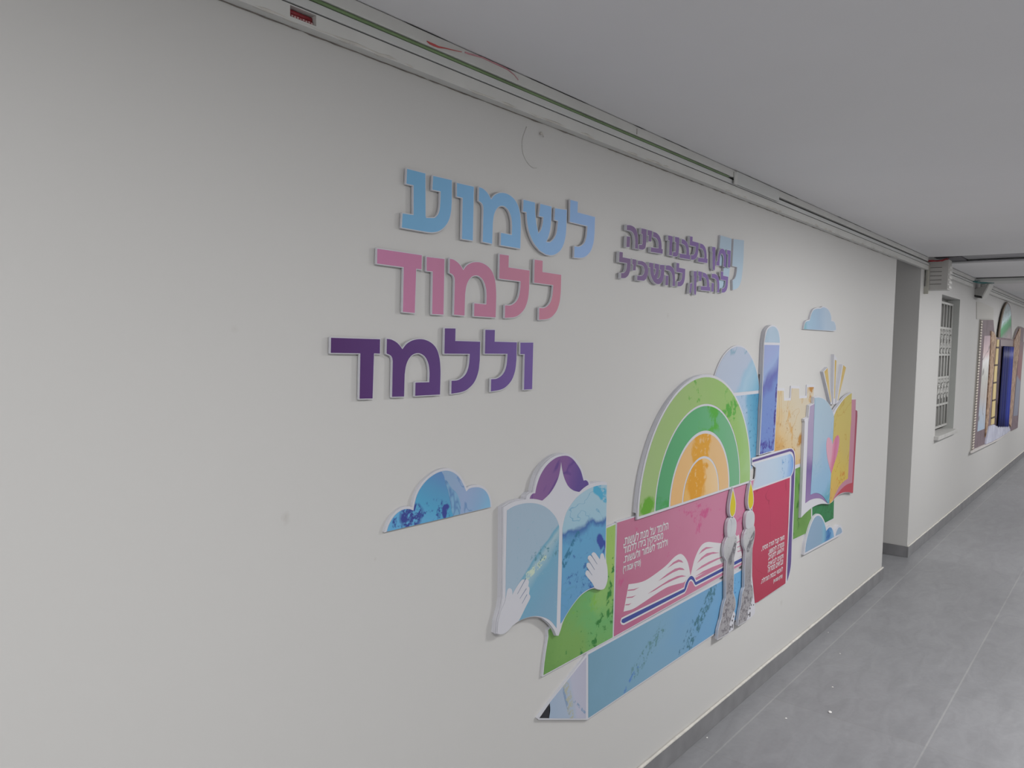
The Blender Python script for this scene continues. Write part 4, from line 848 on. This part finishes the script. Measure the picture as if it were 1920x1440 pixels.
add_box(bm, HX0, HX1, -0.026, YB, TZ[0], HZ0, l); add_box(bm, HX0, HX1, -0.026, YB, HZ1, TZ[1] - .001, l)
add_box(bm, HX0, HX1, -0.002, YB, HZ0, HZ1, l, mi=1)
link('trunking_body', fin(bm, 'trunking_body'), [M['pvc'], M['dark']], t)
def bead(name, xa, xb, step, yc, zc_, rfun, m, parent, jy=0.001, jz=0.001, seg=6):
    n = int((xb - xa) / step)
    P = [(xa + (xb - xa) * i / n, yc + random.uniform(-jy, jy), zc_ + random.uniform(-jz, jz)) for i in range(n + 1)]
    tube(name, P, [rfun(p[0]) for p in P], m, parent, seg=seg)
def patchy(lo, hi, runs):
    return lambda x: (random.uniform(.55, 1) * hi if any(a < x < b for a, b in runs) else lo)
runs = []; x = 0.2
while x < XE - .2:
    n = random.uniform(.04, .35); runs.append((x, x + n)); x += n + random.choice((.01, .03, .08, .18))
bead('joint_shade', 0.2, XE - .1, .02, -0.0012, TZ[0] - .0006, patchy(.0003, .0020, runs), M['seam_shade'], t, .0004, .0009, 5)  # shade of the gap between trunking and wall, built as a dark strip
runs = []; x = 0.3
while x < XE - .3:
    n = random.uniform(.2, .6); runs.append((x, x + n)); x += n + random.uniform(.05, .4)
bead('filler_smear', 0.1, XE - .1, .03, -0.0235, TZ[0] + .003, patchy(.0008, .0042, runs), M['caulk'], t, .0015, .0015)
JX = xw((1377, 342), 0.03)
t = thing('cable_trunking', (2.0, 0, TZ[1]), 'narrow middle white trunking just above the lowest run', 'cable trunking', 'trunking runs along the mural wall')
bm = bmesh.new(); l = t.location
add_box(bm, Xa, XT - .01, -0.0285, YB, TZ[1] + .0015, TZ[2], l, bev=0.001)
link('trunking_body', fin(bm, 'trunking_body'), M['pvc2'], t)
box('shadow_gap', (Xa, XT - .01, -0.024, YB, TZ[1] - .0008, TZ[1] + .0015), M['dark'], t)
GAP = TZ[2] + .0082
t = thing('cable_trunking', (2.0, 0, TZ[2]), 'upper white trunking fixed in the corner against the ceiling', 'cable trunking', 'trunking runs along the mural wall')
l = t.location
box('trunking_body', (Xa, XT - .02, -0.034, YB, GAP, CEIL - .0012), M['pvc'], t, 0.0015)
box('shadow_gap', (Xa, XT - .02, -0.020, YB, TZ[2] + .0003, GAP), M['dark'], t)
bead('ceiling_crack', 0.7, XT - .1, .03, -0.0342, CEIL - .0012, patchy(.0002, .0015, ((0.85, 0.97), (1.16, 1.30), (1.42, 1.52), (1.58, 1.85), (2.12, 2.2), (2.3, 2.5), (3.0, 3.6), (4.2, 4.85), (5.2, 6.5))), M['dark'], t, .0001, .0002, 5)
box('joint_cover', (JX, JX + 0.46, -0.0375, -0.0346, TZ[1] + .004, CEIL - .003), M['pvc2'], t, 0.001)
box('joint_clip', (JX - .02, JX + 0.006, -0.0405, -0.0346, TZ[1] + .001, CEIL - .008), M['pvc'], t, 0.002)
box('trunking_seam', (xw((1194, 248), .034) - .0015, xw((1194, 248), .034) + .0015, -0.0345, -0.03, GAP + .003, CEIL - .008), M['seam_shade'], t)
# cable running in the joint
pts_ = [(Xa + (2.85 - Xa) * i / 60, -0.0268 - 0.0022 * (1 + math.sin(i * .35)) * .5, TZ[2] + 0.0041) for i in range(61)]
tag(tube('green_cable', pts_, 0.0035, M['green_cable'], seg=8), 'green cable squeezed along the joint of the upper trunking', 'cable')
t = thing('red_cable', ((HX0 + HX1) / 2, -0.012, HZ0), 'dark red cables seen through the opening in the trunking', 'cable')
zc0, zc1 = HZ0 + (HZ1 - HZ0) * .30, HZ0 + (HZ1 - HZ0) * .72
tube('cable_strand', [(HX0 + .001, -0.0125, zc0), (HX1 - .001, -0.0125, zc0)], 0.0052, M['red'], t, seg=10)
tube('cable_strand', [(HX0 + .001, -0.010, zc1), (HX1 - .001, -0.010, zc1)], 0.0050, M['red'], t, seg=10)
bm = bmesh.new()
for k in range(9):
    xx = HX0 + .004 + (HX1 - HX0 - .008) * k / 8
    add_box(bm, xx - .002, xx + .0018, -0.0182, -0.0172, zc0 - .002 + random.uniform(-.001, .001), zc0 + random.uniform(-.0005, .0015), t.location)
link('printed_mark', fin(bm, 'printed_mark'), mat('pale cable print', (0.6, 0.42, 0.42), 0.5), t)
# tape scraps
def ribbon(name, pxs, wid, m, label, off=0.0352):
    P = [on_wall(p, off) for p in pxs]
    up, dn = [], []
    for i, p in enumerate(P):
        ww = wid[i] if isinstance(wid, (list, tuple)) else wid
        up.append((p[0], p[1] + ww)); dn.append((p[0], p[1] - ww))
    q = up + dn[::-1]
    return tag(slab(name, q, off - 0.001, off + 0.0006, m, loc=(P[0][0], -off, P[0][1])), label, 'tape scrap')
ribbon('red_tape_scrap', [(800.5, 77), (806, 81), (814, 84.5), (822, 88), (836, 90.5), (850, 94), (866, 97.5)], [.0006, .0022, .0024, .0018, .0009, .0007, .0004], M['red_tape'], 'short bright red tape scrap stuck on the upper trunking')
ribbon('pink_tape_scrap', [(872, 98), (880, 101), (888, 103), (905, 108), (922, 116), (940, 124), (952, 130), (964, 140), (972, 150)], [.0016, .0015, .0018, .0014, .0014, .0017, .0016, .0008, .0005], M['pink_tape'], 'long faded pink tape strip hanging off the upper trunking')

# plaster ring scar and hook by the trunking
q = [on_wall(p, 0) for p in curve([(987, 238), (979, 262), (980, 286), (988, 304), (998, 314), (1006, 315)])]
pt = [(x, -0.0005, z) for x, z in q]
tag(tube('plaster_scar', pt, 0.0011, mat('scar filler', (0.53, 0.52, 0.50), 0.8), seg=6), 'faint curved plaster scar on the wall below the trunking', 'plaster scar')
hx, hz = on_wall((1013, 250), 0)
t = thing('wall_plug', (hx, 0, hz), 'small painted over plug in the wall beside the curved scar', 'wall plug')
tube('plug', [(hx, 0, hz), (hx, -0.006, hz - .001)], 0.004, M['caulk'], t, seg=10)
tube('plug_hook', [(hx, -0.005, hz), (hx + .003, -0.008, hz - .006), (hx + .006, -0.006, hz - .009)], 0.0016, M['caulk'], t, seg=6)

# ---------------------------------------------------------------- trunking further down the corridor
def far_trunk(xa, xb, label):
    t = thing('cable_trunking', ((xa + xb) / 2, 0, TZ[0]), label, 'cable trunking', 'trunking runs beyond the opening')
    for (a, b, d, m) in ((TZ[0], TZ[1] - .002, .030, 'pvc'), (TZ[1] + .002, TZ[2] - .001, .032, 'pvc2'), (TZ[2] + .003, TZ[3] - .004, .040, 'pvc')):
        box('trunking_body', (xa, xb, -d, YB, a, b), M[m], t, 0.0015)
    for a, b in ((TZ[1] - .002, TZ[1] + .002), (TZ[2] - .001, TZ[2] + .003)): box('shadow_gap', (xa, xb, -0.02, YB, a, b), M['dark'], t)
far_trunk(6.98, 8.42, 'white stacked trunking above the barred window')
far_trunk(9.05, X1 - .05, 'white stacked trunking running above the picture panel')
t = thing('ceiling_trunking', (8.65, -1.5, CEIL - .04), 'white trunking crossing the ceiling above the picture panel', 'cable trunking')
box('trunking_body', (8.47, 8.80, YR, -0.045, CEIL - .036, CEIL - .001), M['pvc2'], t, 0.002)
box('shadow_gap', (8.44, 8.83, YR, -0.045, CEIL - .006, CEIL - .0002), M['dark'], t)
t = thing('ceiling_duct', (6.68, -1.5, CEIL - .01), 'grey metal duct lying in the open slot across the ceiling', 'duct')
box('duct_body', (6.52, 6.84, YR, -0.22, CEIL + .012, CEIL + .09), mat('galvanised duct', (0.27, 0.27, 0.29), 0.45, 0.3, var=0.25, scale=5, bump=0.3, bscale=10), t, 0.01)
box('duct_end', (6.50, 6.86, -0.22, -0.05, CEIL + .004, CEIL + .09), mat('dark duct end', (0.09, 0.085, 0.10), 0.6), t, 0.008)
t = thing('slot_edge_strip', (6.93, -1.5, CEIL - .006), 'grey metal edge strip of the open ceiling slot', 'edge strip')
box('edge_strip', (SL1 - .10, SL1 + .004, YR, -0.10, CEIL - .005, CEIL + .003), mat('grey edge strip', (0.34, 0.34, 0.36), 0.45, 0.2, var=0.2, scale=4), t, 0.001)
# red wires at the end of the trunking, teal wires further on
def wires(name, cen, n, m, label, ln=(.05, .10, .02)):
    t = thing(name, cen, label, 'wires')
    for k in range(n):
        a = Vector(cen) + Vector((random.uniform(-.04, .0), random.uniform(-.01, .01), random.uniform(-.006, .006)))
        P = [a, a + Vector((ln[0] * .35, -ln[1] * random.uniform(.1, .5), random.uniform(-.008, .012))), a + Vector((ln[0] * .7, -ln[1] * random.uniform(.5, .9), random.uniform(-.01, .014))), a + Vector((ln[0], -ln[1] * random.uniform(.9, 1.4), ln[2] * random.uniform(.3, 1)))]
        tube('wire', [tuple(p) for p in P], 0.0035, m, t, seg=6)
wires('red_wires', (6.44, -0.040, 2.232), 6, M['red'], 'bunch of red wires hanging from the trunking end under the ceiling slot')
wires('teal_wires', (8.40, -0.035, 2.222), 6, mat('teal cable sheath', (0.05, 0.20, 0.20), 0.5), 'teal wires at the corner of the crossing trunking', (.26, .10, .01))

# louvred box on the return corner
bx = 6.502
(ya, za), (yb_, zb_) = on_cross((1736, 503), bx), on_cross((1776.5, 543), bx)
BY, BZ0, BZ1 = yb_, zb_, on_cross((1779, 494), bx)[1]
t = thing('louvred_box', (bx + .06, BY / 2, BZ0), 'grey box with louvre slots under the ceiling beside the opening', 'vent box')
box('box_body', (bx, bx + .115, BY, 0, BZ0, BZ1 + .03), mat('grey box plastic', (0.53, 0.52, 0.50), 0.5), t, 0.004)
bm = bmesh.new()
for k in range(5):
    zz_ = BZ0 + (BZ1 - BZ0) * (.22 + .16 * k)
    add_box(bm, bx - .003, bx + .002, BY * .72, BY * .22, zz_ - .002, zz_ + .002, t.location)
link('louvre_slot', fin(bm, 'louvre_slot'), mat('louvre shadow', (0.20, 0.19, 0.18), 0.7), t)
bm = bmesh.new()
for k in range(5):
    zz_ = BZ0 + (BZ1 - BZ0) * (.05 + .19 * k)
    add_box(bm, bx + .01, bx + .11, BY - .008, BY + .002, zz_, zz_ + (BZ1 - BZ0) * .11, t.location, bev=0.003)
link('side_fin', fin(bm, 'side_fin'), mat('white box fins', (0.66, 0.65, 0.63), 0.4), t)
box('mounting_plate', (bx - .02, bx, -0.03, 0, BZ0 - .03, BZ1), mat('pale mounting plate', (0.50, 0.49, 0.43), 0.5), t, 0.003)
tag(tube('grey_cable', [(6.47, -0.008, 2.17), (6.472, -0.01, 2.10), (6.468, -0.008, 2.05)], 0.004, mat('grey cable sheath', (0.16, 0.16, 0.16), 0.5), seg=8), 'thin dark cable running down beside the louvred box', 'cable')

# tilted trunking end box further along
cxx = 8.72
P4 = [on_cross(S(1720, 450, 9.6)(*q), cxx) for q in ((1005, 985), (1040, 880), (1275, 790), (1160, 1012))]
t = thing('trunking_end_box', (cxx + .1, P4[0][0], min(p[1] for p in P4)), 'grey open ended trunking box hanging below the far ceiling corner', 'trunking box')
def prism(name, poly, xa, xb, m, parent):
    bm = bmesh.new(); l = parent.location
    A = [bm.verts.new((xa - l[0], y - l[1], z - l[2])) for y, z in poly]; B = [bm.verts.new((xb - l[0], y - l[1], z - l[2])) for y, z in poly]
    bm.faces.new(A); bm.faces.new(B[::-1])
    for i in range(len(poly)):
        j = (i + 1) % len(poly); bm.faces.new((A[i], B[i], B[j], A[j]))
    bmesh.ops.recalc_face_normals(bm, faces=bm.faces)
    return link(name, fin(bm, name), m, parent)
prism('box_body', P4, cxx, cxx + .22, mat('grey trunking box', (0.34, 0.335, 0.325), 0.5), t)
P5 = [on_cross(S(1720, 450, 9.6)(*q), cxx - .004) for q in ((1003, 1000), (1150, 1018), (1158, 1040), (1000, 1015))]
prism('box_opening', P5, cxx - .004, cxx + .2, M['dark'], t)
P6 = [on_cross(S(1720, 450, 9.6)(*q), cxx) for q in ((1160, 1016), (1278, 790), (1310, 788), (1168, 1055))]
prism('box_lid', P6, cxx, cxx + .24, M['pvc'], t)

# ---------------------------------------------------------------- barred window
t = thing('window_1', (0.5 * (WX0 + WX1), 0.05, WZ0), 'narrow window with white iron bars set in the far wall', 'window')
del t['category']; del t['label']; t['kind'] = 'structure'
gm = mat('white bar paint', (0.52, 0.52, 0.50), 0.45)
box('window_shutter', (WX0, WX1, 0.10, 0.125, WZ0, WZ1), mat('grey shutter behind bars', (0.25, 0.248, 0.24), 0.6, var=0.05, scale=10), t)
box('window_sill', (WX0 - .03, WX1 + .02, -0.035, 0.10, WZ0 - .03, WZ0 + .004), mat('pale stone sill', (0.52, 0.515, 0.50), 0.5, var=0.08, scale=20), t, 0.003)
box('reveal_lining', (WX1 - .006, WX1, 0.0, 0.10, WZ0, WZ1), mat('grey reveal paint', (0.40, 0.41, 0.395), 0.6), t)
gr = thing('window_grille', (0.5 * (WX0 + WX1), 0.05, WZ0 + .04), 'white wrought iron grille with scrolls inside the far window', 'window grille')
gx0, gx1, gz0, gz1 = WX0 + .01, WX1 - .02, WZ0 + .045, WZ1 - .05
yg = 0.055
n = 7
for k in range(n):
    xx = gx0 + (gx1 - gx0) * k / (n - 1)
    tube('grille_bar', [(xx, yg, gz0), (xx, yg, gz1)], 0.007, gm, gr, seg=8)
for zz_ in (gz0, gz0 + .24 * (gz1 - gz0) * .75, gz0 + .40 * (gz1 - gz0), gz0 + .585 * (gz1 - gz0), gz0 + .80 * (gz1 - gz0), gz1):
    box('grille_rail', (gx0 - .01, gx1 + .01, yg - .005, yg + .005, zz_ - .009, zz_ + .009), gm, gr)
def scroll(cx_, cz_, r, sgn):
    P = []
    for i in range(22):
        a = i / 21 * 3.4 * math.pi; q = r * (1 - .75 * i / 21)
        P.append((cx_ + sgn * q * math.cos(a), yg - .004, cz_ + q * math.sin(a) * 1.3))
    return P
H = gz1 - gz0
for (fz, hgt) in ((.69, .20), (.31, .16)):
    for k in range(n - 1):
        xx = gx0 + (gx1 - gx0) * (k + .5) / (n - 1)
        sg = 1 if k % 2 else -1
        bm = bmesh.new()
        add_tube(bm, scroll(xx, gz0 + fz * H + hgt * H * .28, .042, sg), 0.005, gr.location, 6)
        add_tube(bm, scroll(xx, gz0 + fz * H - hgt * H * .28, .042, -sg), 0.005, gr.location, 6)
        add_tube(bm, [(xx + sg * .04, yg - .004, gz0 + fz * H + hgt * H * .28), (xx, yg - .004, gz0 + fz * H), (xx - sg * .04, yg - .004, gz0 + fz * H - hgt * H * .28)], 0.005, gr.location, 6)
        link('grille_scroll', fin(bm, 'grille_scroll'), gm, gr)

# ---------------------------------------------------------------- picture panel in the distance
c6, c7 = S(1820, 560, 9.0), S(1810, 700, 9.0)
zp = 0.015
def stripes(name, c1, c2, period, duty, rough=0.6, ref=165):
    m, nt, b = new_mat(name)
    g = nt.nodes.new('ShaderNodeNewGeometry'); se = nt.nodes.new('ShaderNodeSeparateXYZ'); nt.links.new(g.outputs['Position'], se.inputs[0])
    k = mnode(nt, 'LESS_THAN', mnode(nt, 'FRACT', mnode(nt, 'DIVIDE', se.outputs[2], period)), duty)
    nt.links.new(mix(nt, k, alb(c1, ref), alb(c2, ref)), b.inputs['Base Color']); b.inputs['Roughness'].default_value = rough
    return m
body = W([cT_ for cT_ in pts(c6, (178, 362), (385, 362))] + pts(c6, (400, 540), (430, 655), (480, 660)) + [CP(c6, (480, 655), (490, 520), (520, 340), (552, 195), (590, 95), (618, 60), (650, 92), (675, 165), (690, 300))] + pts(c6, (692, 690), (725, 690)) + [CP(c6, (730, 660), (770, 540), (815, 480), (850, 475))] + pts(c6, (905, 500)) + pts(c7, (945, 0), (885, 915), (760, 975), (560, 1105), (350, 1212), (110, 1340)), zp)
t = thing('picture_panel', base_of(body), 'large shaped picture panel of a stone gateway with a blue curtain', 'picture panel')
slab('panel_board', grow(body, 0.006), 0, zp - 0.004, mat('panel board edge', (0.44, 0.42, 0.38), 0.6), t)
slab('panel_face', body, zp - 0.004, zp, wash('mauve stone print', [(0.2, (98, 84, 90)), (0.8, (112, 98, 104))], None, None, 1, 6, 1, ref=165), t)
def pic(name, items, lvl, m): slab(name, W(items, zp + lvl), zp, zp + lvl, m, t)
pic('perforated_edge', pts(c6, (182, 365), (206, 365)) + pts(c7, (146, 1290), (116, 1318)), 0.003, stripes('perforated strip print', (186, 178, 168), (96, 86, 82), 0.028, 0.38))
pic('side_window', pts(c6, (232, 630), (338, 622)) + pts(c7, (325, 935), (205, 985)), 0.003, wash('hazy view print', [(0.0, (150, 165, 182)), (0.2, (160, 165, 175)), (0.35, (165, 160, 158)), (0.55, (172, 172, 168)), (0.72, (226, 214, 214)), (0.82, (190, 170, 172)), (1.0, (160, 142, 150))], on_wall(c7(270, 960), zp), on_wall(c6(290, 620), zp), 0.25, 3, 2.0, ((110, 104, 106), 1.2, 0.02), ref=165))
pic('stone_column', pts(c6, (355, 545), (398, 572), (436, 655)) + pts(c7, (470, 0), (425, 500), (382, 900), (345, 1080), (360, 700), (412, 0)), 0.012, wash('rough stone print', [(0.2, (122, 98, 80)), (0.5, (150, 124, 102)), (0.8, (170, 146, 124))], None, None, 1, 14, 1, ((88, 68, 56), 10, 0.03), ref=165))
pic('yellow_block_column', pts(c6, (450, 690), (486, 690)) + pts(c7, (535, 0), (490, 850), (436, 868), (490, 0)), 0.006, stripes('yellow block print', (178, 160, 112), (70, 56, 44), 0.20, 0.10))
pic('dark_recess', pts(c6, (492, 690), (718, 708)) + pts(c7, (772, 0), (730, 850), (520, 880), (492, 850), (540, 0)), 0.002, wash('dark recess print', [(0.2, (52, 42, 50)), (0.8, (80, 68, 78))], None, None, 1, 10, 1, ref=165))
pic('lintel', pts(c6, (505, 690), (715, 708), (712, 800), (505, 800)), 0.005, flat('grey lintel print', (120, 108, 112), 165))
pic('arch_window', [CP(c6, (505, 655), (510, 520), (535, 350), (565, 215), (598, 118), (622, 82), (648, 112), (672, 180), (684, 300))] + pts(c6, (684, 680)), 0.004, wash('tree view print', [(0.0, (150, 140, 142)), (0.16, (128, 128, 128)), (0.27, (70, 128, 88)), (0.42, (76, 150, 104)), (0.56, (176, 196, 200)), (0.75, (146, 154, 160)), (1.0, (136, 140, 146))], on_wall(c6(600, 680), zp), on_wall(c6(620, 60), zp), 0.12, 5, 1.0, ((88, 120, 96), 7, 0.02), ref=165))
pic('arch_surround', [CP(c6, (470, 655), (485, 520), (515, 340), (550, 195), (590, 95), (620, 58))] + [CP(c6, (622, 82), (598, 118), (565, 215), (535, 350), (508, 520))] + pts(c6, (500, 655)), 0.010, flat('dark arch rim print', (82, 68, 52), 165))
pic('stone_column', pts(c6, (745, 700), (830, 500), (850, 500), (820, 900)) + pts(c7, (858, 0), (815, 500), (775, 905), (728, 830), (752, 500), (790, 0)), 0.012, wash('rough stone print right', [(0.2, (126, 102, 86)), (0.5, (152, 126, 108)), (0.8, (170, 146, 128))], None, None, 1, 14, 3, ((92, 70, 58), 10, 0.03), ref=165))
pic('side_window', pts(c6, (832, 720), (900, 730)) + pts(c7, (940, 50), (882, 712), (812, 720), (872, 45)), 0.003, wash('grey view print', [(0.0, (116, 118, 132)), (0.48, (120, 124, 138)), (0.52, (124, 90, 92)), (0.75, (128, 96, 98)), (1.0, (112, 98, 104))], on_wall(c7(850, 715), zp), on_wall(c6(860, 720), zp), 0.08, 4, 1.0, ref=165))
pic('plinth', pts(c7, (352, 1195), (402, 905), (440, 885), (485, 868), (530, 892), (690, 895), (722, 850), (762, 962), (700, 1012), (560, 1095), (450, 1155)), 0.016, wash('pale plinth print', [(0.2, (150, 152, 168)), (0.8, (172, 174, 188))], None, None, 1, 6, 1, ref=165))
pic('bottom_rail', pts(c7, (118, 1325), (165, 1285), (345, 1205), (450, 1165), (560, 1105), (700, 1020), (760, 970), (760, 985), (560, 1130), (350, 1232), (115, 1348)), 0.018, flat('pale rail print', (176, 172, 170), 165))
# folded blue curtain
cu = pts(c6, (525, 800), (688, 820)) + pts(c7, (752, 0), (688, 895), (520, 895), (560, 300))
tl, tr, br, bl = on_wall(c6(525, 800), zp), on_wall(c6(690, 815), zp), on_wall(c7(690, 897), zp), on_wall(c7(520, 897), zp)
bm = bmesh.new(); l = t.location
nx, nz = 48, 6; grid = []
for i in range(nx + 1):
    u = i / nx; colv = []
    for j in range(nz + 1):
        v = j / nz
        x = (tl[0] * (1 - u) + tr[0] * u) * v + (bl[0] * (1 - u) + br[0] * u) * (1 - v); z = (tl[1] * (1 - u) + tr[1] * u) * v + (bl[1] * (1 - u) + br[1] * u) * (1 - v)
        y = -(zp + 0.020 + 0.012 * math.sin(u * 4.5 * 2 * math.pi))
        colv.append(bm.verts.new((x - l[0], y - l[1], z - l[2])))
    grid.append(colv)
for i in range(nx):
    for j in range(nz):
        f = bm.faces.new((grid[i][j], grid[i + 1][j], grid[i + 1][j + 1], grid[i][j + 1])); f.smooth = True
me = fin(bm, 'curtain')
o = link('curtain', me, wash('royal blue print', [(0.0, (24, 28, 70)), (0.3, (22, 30, 88)), (0.55, (20, 26, 78)), (0.8, (44, 58, 146)), (1.0, (30, 40, 112))], bl, br, 0.1, 3, 1, ref=165), t)
sm = o.modifiers.new('thickness', 'SOLIDIFY'); sm.thickness = 0.006
# cream box-out above the panel
tag(slab('cream_infill_board', W(pts(c6, (105, 55), (180, 60), (388, 160), (384, 345), (105, 345)), 0.006), 0, 0.006, mat('cream infill paint', (0.56, 0.55, 0.52), 0.6), loc=(9.3, 0, 1.9)), 'flat cream infill board above the left side of the picture panel', 'board')

# ---------------------------------------------------------------- crumbs on the floor
cm = mat('plaster crumb', (0.80, 0.79, 0.77), 0.8)
for k, (p, r, lb) in enumerate((((1556.3, 1336.4), 0.010, 'largest white plaster crumb on the open floor tiles'), ((1561, 1288.7), 0.005, 'small white plaster crumb just beyond the largest crumb'), ((1473.7, 1347.6), 0.006, 'grey white plaster crumb left of the largest crumb'), ((1325.6, 1383.6), 0.005, 'white plaster crumb nearest the camera beside the skirting'), ((1575, 1226), 0.005, 'faint plaster crumb further back on the tiles'), ((1553, 1186), 0.004, 'tiny plaster crumb farthest back by the skirting'))):
    x, y = on_level(p, 0)
    bm = bmesh.new(); r *= 0.72; bmesh.ops.create_icosphere(bm, subdivisions=2, radius=r)
    for v in bm.verts:
        v.co *= 1 + random.uniform(-.22, .22); v.co.z = max(v.co.z * .6, -r * .4) + r * .4
    tag(link('plaster_crumb', fin(bm, 'plaster_crumb'), cm, None, (x, y, 0)), lb, 'crumb', 'plaster crumbs on the floor')
